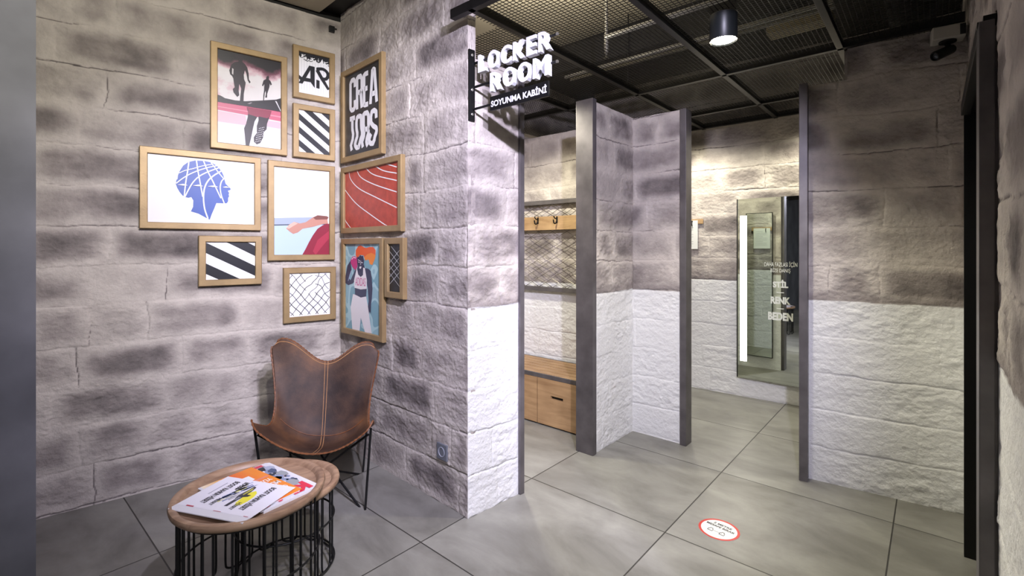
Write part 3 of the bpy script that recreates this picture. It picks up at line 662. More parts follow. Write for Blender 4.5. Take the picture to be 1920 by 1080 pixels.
# ------------------------------------------------------------------ small things on the alcove walls
pc = PB.p(1.126, .276, 0)
t = thing('wall_socket', 'square grey wall socket low on the alcove wall', 'socket', pc, math.atan2(dB.y, dB.x))
SOCK = mat('grey_plastic', srgb(104, 108, 116), .4); B3 = Vector((dB.x, dB.y, 0)); N3 = Vector((nB.x, nB.y, 0)); Z3 = Vector((0, 0, 1))
g = G(); g.obox(PB.p(1.126, .276, .007), B3, N3, Z3, .082, .014, .082, SOCK, .003); g.build('face_plate', t)
g = G(); g.lathe(PB.p(1.126, .276, .0135), [(.026, 0), (.026, .003), (.0215, .003), (.0195, -.002), (.0195, -.008), (0, -.008)], mat('socket_light', srgb(150, 154, 165), .4), 32, N3)
for k in (-1, 1): g.lathe(PB.p(1.126+k*.0095, .276, .0045), [(.0028, 0), (.0028, .0035), (0, .0035)], BLACK, 10, N3)
g.build('socket_well', t, True)
g = G(); c = PA.p(1.838, 2.793, .008); g.obox(c, (dA.x, dA.y, 0), (nA.x, nA.y, 0), Z3, .035, .02, .04, BLACK, .002); g.obox(PA.p(1.855, 2.80, .014), (dA.x, dA.y, 0), (nA.x, nA.y, 0), Z3, .03, .004, .006, BLACK)
tag(g.build('cable_clip'), 'tiny black clip near the top corner of the left stone wall', 'clip')
g = G(); g.obox(PB.p(.12, 2.955, .09), B3, N3, Z3, .5, .18, .09, BLACK, .004); g.obox(PB.p(.7, 2.975, .03), B3, N3, Z3, 1.2, .05, .10, BLACK, .004)
struct(g.build('trim_ceiling_edge'))

# ------------------------------------------------------------------ LOCKER ROOM sign, standing out square from the sign wall
sg = Vector((-.207, 2.370, 0)); SX = Vector((*W(1, 0), 0)); SN = -Vector((*W(0, 1), 0))
t = thing('locker_room_sign', 'projecting LOCKER ROOM sign of white raised letters over a black SOYUNMA KABİNİ panel', 'sign', (sg.x, sg.y, 2.12), math.atan2(SX.y, SX.x))
dc3 = Vector((dC.x, dC.y, 0)); nc3 = Vector((nC.x, nC.y, 0))
def sp(a, z, o=0): return sg+SX*a+Vector((0, 0, z))+SN*o
g = G(); g.obox(sp(0, 2.125)+nc3*.012, dc3, nc3, Z3, .036, .010, .35, BLACK, .001); g.build('wall_plate', t)
for z in (2.272, 2.102, 1.982):
    g = G(); g.lathe(sp(0, z)+nc3*.017, [(.007, 0), (.007, .003), (.004, .005), (0, .005)], GALV, 12, nc3); g.build('bolt', t, True)
for z in (2.235, 2.118): 
    g = G(); g.tube([sp(.012, z, -.012), sp(.515, z, -.012)], .006, BLACK, 8); g.lathe(sp(.515, z, -.012), [(.0065, 0), (.0065, .008), (0, .008)], GALV, 10, SX); g.build('arm', t, True)
g = G(); g.tube([sp(.012, 2.008, -.006), sp(.16, 2.008, -.006)], .006, BLACK, 8); g.build('arm', t, True)
def letters(word, a0, a1, z0, z1, dep=.026):
    wd = {'L': .82, 'O': 1.12, 'C': 1, 'K': 1.05, 'E': .86, 'R': 1, 'M': 1.22}; tot = sum(wd[c] for c in word)+.17*(len(word)-1); k = (a1-a0)/tot; x = a0
    for c in word:
        g = G(); fit_text(g, c, sp(x, z0, 0), SX, Z3, SN, wd[c]*k, z1-z0, WHITE, .028, dep); g.build('letter', t); x += (wd[c]+.17)*k
letters('LOCKER', .068, .50, 2.170, 2.254); letters('ROOM', .148, .49, 2.062, 2.150)
g = G(); g.obox(sp(.3135, 2.008), SX, SN, Z3, .345, .012, .066, BLACK, .002); pn = g.build('name_panel', t)
g = G(); fit_text(g, 'SOYUNMA KABİNİ', sp(.150, 1.990, .0075), SX, Z3, SN, .328, .038, WHITE, .035); g.build('lettering', pn)

# ------------------------------------------------------------------ butterfly chair
CH = Vector((-.996, 2.50)); cy = math.radians(14)
ct = thing('butterfly_chair', 'brown leather butterfly chair on thin black rods in the alcove corner', 'chair', (CH.x, CH.y, 0), cy)
Mc = Matrix.Translation((CH.x, CH.y, 0)) @ Matrix.Rotation(cy, 4, 'Z')
def C(x, y, z): return Mc @ Vector((x*.869, y*.694, (z-.028*x/.33)*.929+.04*min(1, max(0, z*8))))
#        v     xe    ye    ze   yc    zc
rows = [(0.00, .325, -.36, .505, -.33, .335), (.10, .315, -.27, .475, -.26, .318), (.22, .300, -.14, .430, -.13, .290), (.32, .285, -.03, .395, -.02, .268),
        (.40, .276, .06, .395, .07, .262), (.47, .274, .13, .440, .14, .300), (.56, .280, .19, .510, .20, .375), (.68, .298, .25, .600, .25, .475), (.80, .318, .305, .690, .30, .570), (.90, .335, .34, .765, .33, .640), (1.0, .345, .36, .820, .35, .690)]
def chair_pt(u, v):
    r = [np.interp(v, [q[0] for q in rows], [q[i] for q in rows]) for i in range(1, 6)]
    a = abs(u); xe, ye, ze, yc, zc = r
    p = 2.1 if v < .4 else 2.6
    x = u*xe; y = yc+(ye-yc)*a**2; z = zc+(ze-zc)*(a**p if v < .45 else (a**p*(1-(v-.45)/.55)+((1-math.cos(math.pi*min(a/.74, 1)))/2)*((v-.45)/.55)))
    if v < .42: y -= 0; z += .0
    # rounded peaks of the back
    k = max(0, v-.86)/.14
    if a > .74: e = (a-.74)/.26; z -= k*k*.055*e**2.2; x -= math.copysign(k*k*.040*e*e, u)
    z -= k*k*.0
    # rounded wing tips at the front
    k = max(0, .10-v)/.10
    if a > .82: e = (a-.82)/.18; y += k*.055*e*e; z -= k*.004*e; x -= math.copysign(.014*k*e*e, u)
    return C(x, y, z)
nu, nv = 48, 72; V_ = []; F_ = []
for i in range(nu+1):
    for j in range(nv+1): V_.append(chair_pt(-1+2*i/nu, j/nv))
def sm_rows(V_):                            # relax the surface along v so creases stay soft
    A = np.array([tuple(p) for p in V_]).reshape(nu+1, nv+1, 3)
    for _ in range(6): A[:, 1:-1] = .5*A[:, 1:-1]+.25*(A[:, :-2]+A[:, 2:])
    return A
A_ = sm_rows(V_)
g = G(); idx = lambda i, j: i*(nv+1)+j
g.add([tuple(p) for p in A_.reshape(-1, 3)], [(idx(i, j), idx(i+1, j), idx(i+1, j+1), idx(i, j+1)) for i in range(nu) for j in range(nv)], LEATHER)
seat = g.build('leather_sling', ct, True)
wear = seat.data.attributes.new('wear', 'FLOAT', 'POINT'); vals = []
for i in range(nu+1):
    for j in range(nv+1):
        e = min(nu/2-abs(i-nu/2), j, nv-j)/7.0; vals.append(.13*max(0, 1-e)+.10*math.exp(-((j/nv-.40)/.10)**2)+(-.05 if .5 < j/nv < .9 else 0))
wear.data.foreach_set('value', vals)
md = seat.modifiers.new('thick', 'SOLIDIFY'); md.thickness = .005; md.offset = 0
edge = [A_[i, 0] for i in range(nu)]+[A_[nu, j] for j in range(nv)]+[A_[i, nv] for i in range(nu, 0, -1)]+[A_[0, j] for j in range(nv, 0, -1)]
E_ = []
for i in range(len(edge)):
    a = Vector(edge[i]); b = Vector(edge[(i+1) % len(edge)]); n_ = max(1, int((b-a).length/.004))
    for k in range(n_): E_.append(a+(b-a)*k/n_)
g = G(); g.tube(E_, [.0042+.0011*math.sin(i*1.35) for i in range(len(E_))], STITCH, 6, True); g.build('edge_stitching', ct, True)
# dotted pale stitches just inside the edge
g = G(); cen = Vector(A_[nu//2, int(nv*.62)])
for side in ((0, 1),):
    for i in range(1, nu*4):
        f_ = i/4; i0 = int(f_); q = f_-i0
        if i0 >= nu: break
        p = Vector(A_[i0, nv-1])*(1-q)+Vector(A_[i0+1, nv-1])*q; p = p+(Vector(A_[i0, nv-3])-Vector(A_[i0, nv-1]))*.4
        g.obox(p+C(0, -.0045, 0)-C(0, 0, 0), C(1, 0, 0)-C(0, 0, 0), C(0, 1, 0)-C(0, 0, 0), Z3, .005, .0022, .0025, THREAD)
g.build('top_stitching', ct)
for du in (-.025, .03):
    i = nu/2+du*nu/2; i0 = int(math.floor(i)); q = i-i0
    P = [Vector(A_[i0, j])*(1-q)+Vector(A_[i0+1, j])*q+(C(0, -.004, .002)-C(0, 0, 0)) for j in range(0, nv+1)]
    g = G(); g.tube(P, .0016, THREAD, 5); g.build('centre_seam', ct, True)
for j, off in ((int(nv*.47), 0),):
    P = [Vector(A_[i, j])+(C(0, -.003, .004)-C(0, 0, 0)) for i in range(3, nu-2)]
    g = G(); g.tube(P, .0022, STITCH, 5); g.build('crease_seam', ct, True)
def rounded(P, r=.03, n=6):
    P = [Vector(p) for p in P]; out = [P[0]]
    for a, b, c in zip(P, P[1:], P[2:]):
        u = (a-b).normalized()*min(r, (a-b).length/2); v = (c-b).normalized()*min(r, (c-b).length/2)
        out += [b+u*(1-t)**2+v*t**2 for t in [k/n for k in range(n+1)]]
    return out+[P[-1]]
for s_ in (-1, 1):
    g = G(); g.tube(rounded([C(s_*.300, -.29, .455), C(s_*.262, -.165, -.005), C(-s_*.02, .24, .15), C(-s_*.29, .405, .72)]), .006, BLACK, 8); g.build('leg', ct, True)
    g = G(); g.tube(rounded([C(s_*.29, .40, .74), C(s_*.222, .46, -.003), C(s_*.0, .10, .12), C(-s_*.285, -.28, .42)]), .006, BLACK, 8); g.build('leg', ct, True)

# ------------------------------------------------------------------ nested wire tables
def tray_table(c, R, z, label, open_dir, rings, hair, skip=0, seed=1):
    t = thing('coffee_table', label, 'coffee table', (c[0], c[1], 0), .5, 'nested wire tables')
    g = G(); h = .034
    g.lathe((c[0], c[1], z-h), [(0, 0), (R-.035, 0), (R-.012, .003), (R-.003, .012), (R, h-.010), (R-.003, h-.002), (R-.008, h), (R-.020, h-.001), (R-.027, h-.006), (R-.034, h-.0165), (R-.045, h-.0195), (0, h-.0195)], TRAY, 96)
    g.build('tray_top', t, True)
    Rb = R-.028
    g = G(); g.tube([(c[0]+Rb*math.cos(a), c[1]+Rb*math.sin(a), z-h-.005) for a in np.linspace(0, 2*math.pi, 65)[:-1]], .005, BLACK, 8, True); g.build('top_ring', t, True)
    for (zr, rr) in rings:
        a0, a1 = (0, 2*math.pi) if not skip else (open_dir+skip, open_dir+2*math.pi-skip)
        P = [(c[0]+(Rb+rr)*math.cos(a), c[1]+(Rb+rr)*math.sin(a), zr) for a in np.linspace(a0, a1, 65)]
        g = G(); g.tube(P[:-1] if not skip else P, .004, BLACK, 8, not skip); g.build('wire_ring', t, True)
    for k in range(hair):
        if skip: a = open_dir+skip+.06+(2*math.pi-2*skip-.12)*(k+.5)/hair
        else: a = 2*math.pi*(k+.5)/hair+.1
        w2 = .030/Rb; zt = z-h-.004; foot = k % 3 == 0 or True
        def cp(an, zz, dr=0): return (c[0]+(Rb+dr)*math.cos(an), c[1]+(Rb+dr)*math.sin(an), zz)
        g = G(); g.tube(bez([cp(a-w2, zt), cp(a-w2, .14, .0), cp(a-w2, .035), cp(a-w2*.75, .012), cp(a, .006), cp(a+w2*.75, .012), cp(a+w2, .035), cp(a+w2, .14), cp(a+w2, zt)], 5), .0042, BLACK, 8)
        g.build('wire_leg', t, True)
    return t
TB = (-.991, 1.83); TS = (-.940, 2.002); od = math.atan2(TS[1]-TB[1], TS[0]-TB[0])
tray_table(TB, .262, .42, 'larger round wooden tray table on black wire legs holding the magazines', od, [(.17, .006)], 11, .80)
tray_table(TS, .210, .36, 'smaller round wooden tray table tucked under the larger one, nearer the chair', 0, [(.20, .005), (.016, .006)], 12)

# magazines on the big tray: corners measured on the tray surface
ZT = .42-.0195
def sheetbox(name, label, cat, corners, z0, z1, paint, mm, bend=0):
    P = [on_z(x, y, z1) for x, y in corners]; c = sum(P, Vector())/4
    O = P[0]; X = (P[1]-P[0]); Y = (P[3]-P[0])
    X = ((P[1]-P[0])+(P[2]-P[3]))/2; Y = ((P[3]-P[0])+(P[2]-P[1]))/2; O = c-X/2-Y/2
    t = thing(name, label, cat, (c.x, c.y, z0), math.atan2(X.y, X.x))
    w_, h_ = X.length, Y.length; X.normalize(); Y = (Y-X*Y.dot(X)).normalized()
    g = G(); g.obox((c.x, c.y, (z0+z1)/2), X, Y, Z3, w_, h_, z1-z0, mm, .0006); g.build('pages', t)
    g = G(); g.flat = True
    def Q(u, v, k=1): p = O+X*(u*w_)+Y*(v*h_); return Vector((p.x, p.y, z1+.0003*k))
    paint(g, Q, X, Y, w_, h_); g.build('cover', t); return t
def quad(g, Q, u0, v0, u1, v1, m, k=1): g.poly([Q(u0, v0, k), Q(u1, v0, k), Q(u1, v1, k), Q(u0, v1, k)], m)
PG = mat('page_edge', srgb(225, 225, 230), .5)
def inv_text(g, s, Q, u0, v0, u1, v1, X, Y, w_, h_, m, k=3, bold=.02):   # writing that reads from the far side of the table
    fit_text(g, s, Q(u1, v1, k), -X, -Y, Z3, (u1-u0)*w_, (v1-v0)*h_, m, bold)
def up_text(g, s, Q, u0, v0, u1, v1, X, Y, w_, h_, m, k=3, bold=.02):
    fit_text(g, s, Q(u1, v0, k), -X, Y, Z3, (u1-u0)*w_, (v1-v0)*h_, m, bold)
def c_base(g, Q, X, Y, w_, h_): quad(g, Q, 0, 0, 1, 1, flat('c4c6ce'))
def c_klas(g, Q, X, Y, w_, h_):
    quad(g, Q, 0, 0, 1, 1, flat('dcdce4')); R = random.Random(9)
    quad(g, Q, .1, .93, .9, .99, flat('d04858'), 2)
    for i in range(90):
        u = .04+R.random()*.9; v = .28+R.random()*.6; s_ = .02+R.random()*.07
        g.poly([Q(u+s_*math.cos(a)*(1+.5*R.random()), v+s_*.8*math.sin(a)*(1+.5*R.random()), 2+i % 5) for a in np.linspace(0, 6.28, 7)[:-1]], flat(R.choice(['4a5a78', 'a8b0c4', 'e8e6ec', '8c98b4', '303848', 'd8a8b0', 'f0eef2', '9aa0a4'])))
    g.poly([Q(.62, .82, 8), Q(.82, .80, 8), Q(.86, .88, 8), Q(.70, .90, 8)], flat('22262e'))
    inv_text(g, 'KLAS', Q, .04, .03, .95, .24, X, Y, w_, h_, flat('d82848'), 8, .05)
def gradmat(nt, n, L, b):
    tc = n.new('ShaderNodeTexCoord'); t = n.new('ShaderNodeTexNoise'); t.inputs['Scale'].default_value = 3.5; t.inputs['Detail'].default_value = 1; L(tc.outputs['Object'], t.inputs[0])
    s = n.new('ShaderNodeSeparateXYZ'); L(tc.outputs['Object'], s.inputs[0])
    a = n.new('ShaderNodeMath'); a.operation = 'MULTIPLY_ADD'; a.inputs[1].default_value = 5.0; a.inputs[2].default_value = .42; L(s.outputs[0], a.inputs[0])
    c = n.new('ShaderNodeMath'); c.operation = 'MULTIPLY_ADD'; c.inputs[1].default_value = .3; L(t.outputs['Fac'], c.inputs[0]); L(a.outputs[0], c.inputs[2])
    r = n.new('ShaderNodeValToRGB'); e = r.color_ramp.elements; e[0].position = .12; e[0].color = srgb(246, 232, 206); e[1].position = .95; e[1].color = srgb(238, 140, 44)
    k = e.new(.38); k.color = srgb(240, 184, 98); k = e.new(.66); k.color = srgb(232, 104, 34)
    L(c.outputs[0], r.inputs[0]); L(r.outputs[0], b.inputs[0])
ORA = print_mat('cover_orange', gradmat)
def c_orange(g, Q, X, Y, w_, h_):
    quad(g, Q, 0, 0, 1, 1, ORA); quad(g, Q, .60, .20, .74, .34, flat('eef0f2'), 2)
    g.poly([Q(.58, .18, 2), Q(.60, .18, 2), Q(.60, .34, 2), Q(.58, .34, 2)], flat('d86030'))
    quad(g, Q, .55, .36, .97, .40, flat('e08870'), 2)
    for w_s, v0, v1, u0, u1 in (('YÜZÜ', .44, .53, .60, .93), ('MUTLU', .57, .66, .58, .95), ('GENÇ', .72, .83, .62, .93)):
        up_text(g, w_s, Q, u0, v0, u1, v1, X, Y, w_, h_, flat('f6eeea'), 3, .03)
    quad(g, Q, .35, .91, .86, .93, flat('f4d8c8'), 2)
def c_bag(g, Q, X, Y, w_, h_):
    quad(g, Q, 0, 0, 1, 1, flat('ecebf4')); R = random.Random(4); IK = flat('26262e')
    for v0 in (.20, .73): up_text(g, 'BOOST RAHKIN HİSSET', Q, .14, v0, .88, v0+.10, X, Y, w_, h_, IK, 4, .03)
    up_text(g, 'BOOST', Q, .66, .335, .90, .40, X, Y, w_, h_, IK, 4, .03); up_text(g, 'HİSSET', Q, .12, .335, .34, .40, X, Y, w_, h_, IK, 4, .03)
    up_text(g, 'HİSSET', Q, .10, .625, .32, .69, X, Y, w_, h_, IK, 4, .03); quad(g, Q, .40, .13, .80, .145, flat('a8a8b8'), 2)
    for i in range(22):
        u = .22+R.random()*.5; v = .36+R.random()*.13; g.poly([Q(u, v, 2), Q(u+.02, v-.02, 2), Q(u+.24, v+.01+R.random()*.04, 2), Q(u+.22, v+.04, 2)], flat(R.choice(['8c9cc8', 'b4bcd8', 'a8a8a4', 'd4d47c', '6c7cac'])))
    g.poly([Q(u, v, 3) for u, v in [(.30, .60), (.22, .64), (.26, .69), (.38, .705), (.52, .70), (.64, .67), (.70, .62), (.62, .57), (.48, .58)]], flat('f0e83c'))
    g.poly([Q(u, v, 4) for u, v in [(.16, .53), (.17, .57), (.36, .575), (.50, .585), (.66, .58), (.80, .56), (.82, .52), (.66, .515), (.50, .50), (.36, .53)]], flat('26283a'))
    g.poly([Q(u, v, 5) for u, v in [(.54, .535), (.52, .555), (.70, .565), (.78, .54), (.70, .53)]], flat('b8b448'))
    g.poly([Q(u, v, 4) for u, v in [(.47, .58), (.50, .63), (.56, .64), (.56, .58)]], flat('22222a'))
    for k in range(3): g.poly([Q(.36+k*.035, .535, 6), Q(.375+k*.035, .532, 6), Q(.385+k*.035, .565, 6), Q(.37+k*.035, .567, 6)], flat('c8ccd8'))
    quad(g, Q, 0, .12, .03, .22, flat('b82c48'), 3); quad(g, Q, 0, .5, .012, .6, flat('b82c48'), 3); quad(g, Q, 0, .9, .012, .96, flat('b82c48'), 3)
sheetbox('magazine', 'magazine with red title letters and a busy grey-blue cover under the orange one', 'magazine', [(488, 961), (597, 912), (507, 864), (404, 905)], ZT, ZT+.009, c_klas, PG)
sheetbox('magazine', 'orange and cream magazine with white title letters, second from the top', 'magazine', [(373, 915), (474, 875), (556, 922), (462, 966)], ZT+.0105, ZT+.0145, c_orange, PG)
sheetbox('printed_bag', 'folded white printed bag with a yellow and black shoe picture, topmost on the tray table', 'bag', [(331, 947), (428, 892), (528, 931), (438, 989)], ZT+.0155, ZT+.019, c_bag, PG)

# ------------------------------------------------------------------ floor sticker
c = on_z(1348, 993, 0); t = thing('floor_sticker', 'round red-rimmed white distance sticker on the floor tiles', 'sticker', (c.x, c.y, 0), -ANG)
def disc(g, r0, r1, z, m, n=64):
    g.add([(c.x+r*math.cos(2*math.pi*k/n), c.y+r*math.sin(2*math.pi*k/n), z) for r in (r0, r1) for k in range(n)], [(k, (k+1) % n, n+(k+1) % n, n+k) for k in range(n)], m)
g = G(); g.lathe((c.x, c.y, 0), [(.090, 0), (.090, .0012), (0, .0012)], flat('e2e2dc'), 64); disc(g, .079, .090, .0016, flat('c63c34')); g.build('disc', t)
g = G(); g.flat = True; sx = Vector((*W(1, 0), 0)); sy = Vector((*W(0, 1), 0)); sx = (sx+sy*-.12).normalized(); sy = Vector((-sx.y, sx.x, 0)); IK = flat('3c3c40')
fit_text(g, '2 METRE', c-sx*.042+sy*.034+Z3*.002, sx, sy, Z3, .085, .015, IK, .02); fit_text(g, 'MESAFE BIRAK', c-sx*.066+sy*.010+Z3*.002, sx, sy, Z3, .132, .016, IK, .02)
for k in (-1, 1):
    o = c+sx*(k*.027)-sy*.027+Z3*.002; L_ = [(-.011, -.010), (.011, -.010), (.011, .004), (.006, .006), (.006, .014), (-.006, .014), (-.006, .006), (-.011, .004), (-.011, -.010)]
    g.tube([o+sx*a+sy*b for a, b in L_], .0011, IK, 4)
g.tube([c-sx*.013-sy*.027+Z3*.002, c+sx*.013-sy*.027+Z3*.002], .0006, flat('8c8c8c'), 4)
g.build('lettering', t)

# ------------------------------------------------------------------ mesh ceiling
ZM = 2.43
mc = thing('mesh_ceiling', 'suspended ceiling of black wire mesh in dark steel bars over the cabins', 'ceiling grid', (*W(-.9, 3.0), ZM), -ANG)
def beam(u0, v0, u1, v1, w_=.032, h_=.045, m=BLACK, z=ZM):
    a = W3(u0, v0, z+h_/2-.008); b = W3(u1, v1, z+h_/2-.008); d = (b-a).normalized(); g = G(); g.obox((a+b)/2, d, Z3.cross(d), Z3, (b-a).length+w_, w_, h_, m, .002); return g.build('bar', mc)
UB = [-2.2, -1.6, -1.0, -.385]; VB = [1.55, 3.19, 4.02]
for u in UB: beam(u, 1.72 if u < -1.75 else 1.55, u, 4.52)
beam(-1.72, 1.55, .1, 1.55); beam(-3.0, 3.19, .1, 3.19); beam(-3.0, 4.02, .1, 4.02); beam(-3.0, 4.50, .1, 4.50); 
def mesh_panel(u0, u1, v0, v1, sp_=.022, t_=.0024):
    g = G(); z = ZM+.012
    for i in range(1, int((u1-u0)/sp_)+1):
        u = u0+i*sp_; a, b = W3(u, v0, z), W3(u, v1, z); g.obox((a+b)/2, Vv, U, Z3, v1-v0, t_, t_, BLACK)
    for i in range(1, int((v1-v0)/sp_)+1):
        v = v0+i*sp_; a, b = W3(u0, v, z+.0015), W3(u1, v, z+.0015); g.obox((a+b)/2, U, Vv, Z3, u1-u0, t_, t_, BLACK)
    return g.build('wire_mesh', mc)
for (u0, u1) in ((-3.0, -2.2), (-2.2, -1.6)):
    mesh_panel(u0, u1, 1.78, 3.19); mesh_panel(u0, u1, 3.19, 4.02); mesh_panel(u0, u1, 4.02, 4.5)
mesh_panel(-1.665, -1.6, 1.60, 1.78)
for (u0, u1) in ((-1.6, -1.0), (-1.0, -.385)):
    mesh_panel(u0, u1, 1.55, 3.19); mesh_panel(u0, u1, 3.19, 4.02); mesh_panel(u0, u1, 4.02, 4.5)
mesh_panel(-.385, .1, 1.55, 3.19); mesh_panel(-.385, .1, 3.19, 4.5)

# services above the mesh
def at(x, y, z): return on_z(x, y, z)
def pipe(name, pts, r, m, label, cat, n=12):
    g = G(); g.tube(pts, r, m, n); return tag(g.build(name, None, True), label, cat)
def above(x, y, z): D = FOC*(z-EYE)/(HOR-y); return Vector(((x-960)/FOC*D, D, z))
pa = above(1137, 70, 2.62); pipe('sprinkler_pipe', [pa, pa+U*1.35], .016, GALV, 'grey sprinkler pipe running above the mesh, nearest the sign', 'pipe')
t = thing('sprinkler', 'grey sprinkler head hanging through the mesh right of the sign', 'sprinkler', pa)
g = G(); g.tube([pa+Z3*.28, pa+Z3*.02], .010, GALV, 12); g.tube([pa+Z3*.02, pa-Z3*.08], .014, GALV, 12); g.build('drop_pipe', t, True)
g = G(); g.lathe(pa-Z3*.08, [(.012, 0), (.012, -.02), (.006, -.022), (.006, -.045), (.018, -.047), (.018, -.050), (0, -.05)], GALV, 16); g.build('nozzle', t, True)
pb = above(1060, 145, 2.62); pipe('conduit', [pb, pb+U*1.7], .014, GALV, 'thin pale conduit above the mesh, farthest of the pipes', 'pipe')
pb2 = pb+Z3*.0+Vv*.07; pipe('conduit', [pb2, pb2+U*1.7], .010, GALV, 'second thin conduit alongside the far pipe above the mesh', 'pipe')
q = above(1178, 100, 2.75); pipe('hanger_rod', [Vector((q.x, q.y, 3.04)), Vector((q.x, q.y, ZM+.03))], .005, BLACK, 'thin vertical black hanger rod behind the sprinkler', 'rod')
g = G(); a = W3(-1.52, 3.30, 2.86); g.obox(a, U, Vv, Z3, 2.94, .16, .20, DARK, .004); tag(g.build('duct'), 'long dark rectangular duct high above the mesh', 'duct')
g = G(); g.obox(above(1500, 48, 2.66), U, Vv, Z3, .34, .13, .05, mat('beige_ceiling_patch', srgb(150, 140, 110), .6), .004); tag(g.build('lit_ceiling_patch'), 'short beige box standing in for lit ceiling above the mesh right of the lamp', 'ceiling patch')  # beige box added where lit ceiling shows through the mesh
q = above(1790, 0, 2.62); g = G(); g.tube([q-U*.17+Vv*.05, q-U*.17-Vv*.5], .11, DARK, 32); tag(g.build('round_duct', None, True), 'round black duct in the top right corner over the camera', 'duct')

# downlight hung on the mesh
c = Vector((1.0, 2.276, 2.306)); t = thing('downlight', 'black cylindrical downlight glowing under the mesh ceiling', 'lamp', c)
g = G(); g.lathe(c, [(.054, .012), (.060, .0), (.0615, .002), (.0615, .12), (.058, .124), (0, .124)], mat('lamp_black', srgb(26, 30, 32), .4), 48); g.build('housing', t, True)
g = G(); g.lathe(c, [(.054, .006), (0, .006)], LAMP, 48); g.build('lens', t)

# ------------------------------------------------------------------ security camera on the right wall
c = above(1787, 47, 2.44); c = G2.to_3d()+Vector((0, 0, 2.455)); dg3 = Vector((dG.x, dG.y, 0)); ng3 = Vector((dG.y, -dG.x, 0))
base = c-dg3*.085+ng3*.060; base.z = 2.385
t = thing('security_camera', 'security camera with white junction box and black barrel in the top right corner', 'camera', base)
g = G(); g.obox(base, dg3, ng3, Z3, .125, .09, .065, mat('ivory_plastic', srgb(178, 174, 164), .5), .006); g.obox(base+dg3*.05+ng3*.046, dg3, ng3, Z3, .02, .006, .05, BLACK); g.build('junction_box', t)
g = G(); b0 = base-Z3*.033; g.lathe(b0, [(0, 0), (.034, 0), (.034, -.008), (.02, -.014), (0, -.014)], BLACK, 24); g.tube([b0-Z3*.01, b0-Z3*.035+ng3*.01], .011, BLACK, 12); g.build('bracket', t, True)
ax = (-dg3*.75+ng3*.55-Z3*.42).normalized(); e0 = b0-Z3*.05+ng3*.01-ax*.015; g = G(); g.lathe(e0-ax*.01, [(0, 0), (.020, .0), (.023, .008), (.024, .095), (.022, .10), (.019, .10), (.018, .092), (0, .092)], BLACK, 28, ax); g.build('barrel', t, True)
g = G(); g.lathe(e0-ax*.01, [(.017, .094), (.012, .099), (0, .101)], mat('lens_glass', srgb(70, 74, 80), .05, .6), 24, ax); g.build('lens', t, True)

# ------------------------------------------------------------------ mirrors in the far cabin
F3 = Vector((dF.x, dF.y, 0)); FN = Vector((dF.y, -dF.x, 0))
def onF(x, y, off=.03):
    Q = F1+Vector((FN.x, FN.y))*off; tt = (x-960)/FOC; a = (tt*Q.y-Q.x)/(dF.x-tt*dF.y); return a, EYE-(y-HOR)/FOC*(Q.y+dF.y*a)
a0, zt = onF(1383, 374); a1 = a0+.66; zb = .175; zt = 1.76
def fp(a, z, o=0): q = F1+dF*a; return Vector((q.x, q.y, z))+FN*o
MO = fp(a0, 0, .004); MX = Vector((.7443, -.6678, 0)); MN = Vector((MX.y, -MX.x, 0))
def mp_(a, z, o=0): return Vector((MO.x, MO.y, z))+MX*(a-a0)+MN*o
def onM(x, y, off=.031):
    Q = MO+MN*off; tt = (x-960)/FOC; a = (tt*Q.y-Q.x)/(MX.x-tt*MX.y); return a+a0, EYE-(y-HOR)/FOC*(Q.y+MX.y*a)
t = thing('wall_mirror', 'large frameless mirror with a glowing light strip and white Turkish lettering on the far wall', 'mirror', mp_((a0+a1)/2, zb, 0), math.atan2(MX.y, MX.x))
g = G(); g.obox(mp_((a0+a1)/2, (zb+zt)/2, .018), MX, MN, Z3, a1-a0-.01, .016, zt-zb-.01, BLACK); g.build('backing', t)
g = G(); g.obox(mp_((a0+a1)/2, (zb+zt)/2, .028), MX, MN, Z3, a1-a0, .004, zt-zb, MIRR); g.build('glass', t)
for aa, ww, zz, hh in (((a0), .008, (zb+zt)/2, zt-zb), ((a1), .008, (zb+zt)/2, zt-zb)):
    g = G(); g.obox(mp_(aa, zz, .026), MX, MN, Z3, ww, .014, hh, BLACK); g.build('edge_trim', t)
l0, zl1 = onM(1388, 405); l1, zl0 = onM(1400, 675); g = G(); g.obox(mp_((l0+l1)/2, (1.61+.325)/2, .033), MX, MN, Z3, l1-l0, .006, 1.61-.325, GLOW, .001); g.build('light_strip', t)
TX = mat('vinyl_white', srgb(236, 240, 232), .5)
for s_, x0, x1, y0, y1, bo in (('DAHA FAZLASI İÇİN', 1433, 1495, 501, 490, .0), ('BİZE DANIŞ', 1445, 1482, 512, 502, .0), ('STİL', 1449, 1478, 539, 525, .05), ('RENK', 1445, 1482, 569, 558, .05), ('BEDEN', 1440, 1487, 599, 588, .05)):
    g = G(); g.flat = True; a_, z_ = onM(x0, y0); b_, z2 = onM(x1, y1); fit_text(g, s_, mp_(a_, z_, .0312), MX, Z3, MN, b_-a_, z2-z_, TX, bo); g.build('lettering', t)
for y in (548, 578):
    g = G(); g.flat = True; a_, z_ = onM(1456, y+1); b_, _ = onM(1470, y); g.poly([mp_(a_, z_, .0312), mp_(b_, z_, .0312), mp_(b_, z_+.006, .0312), mp_(a_, z_+.006, .0312)], TX); g.build('dash', t)
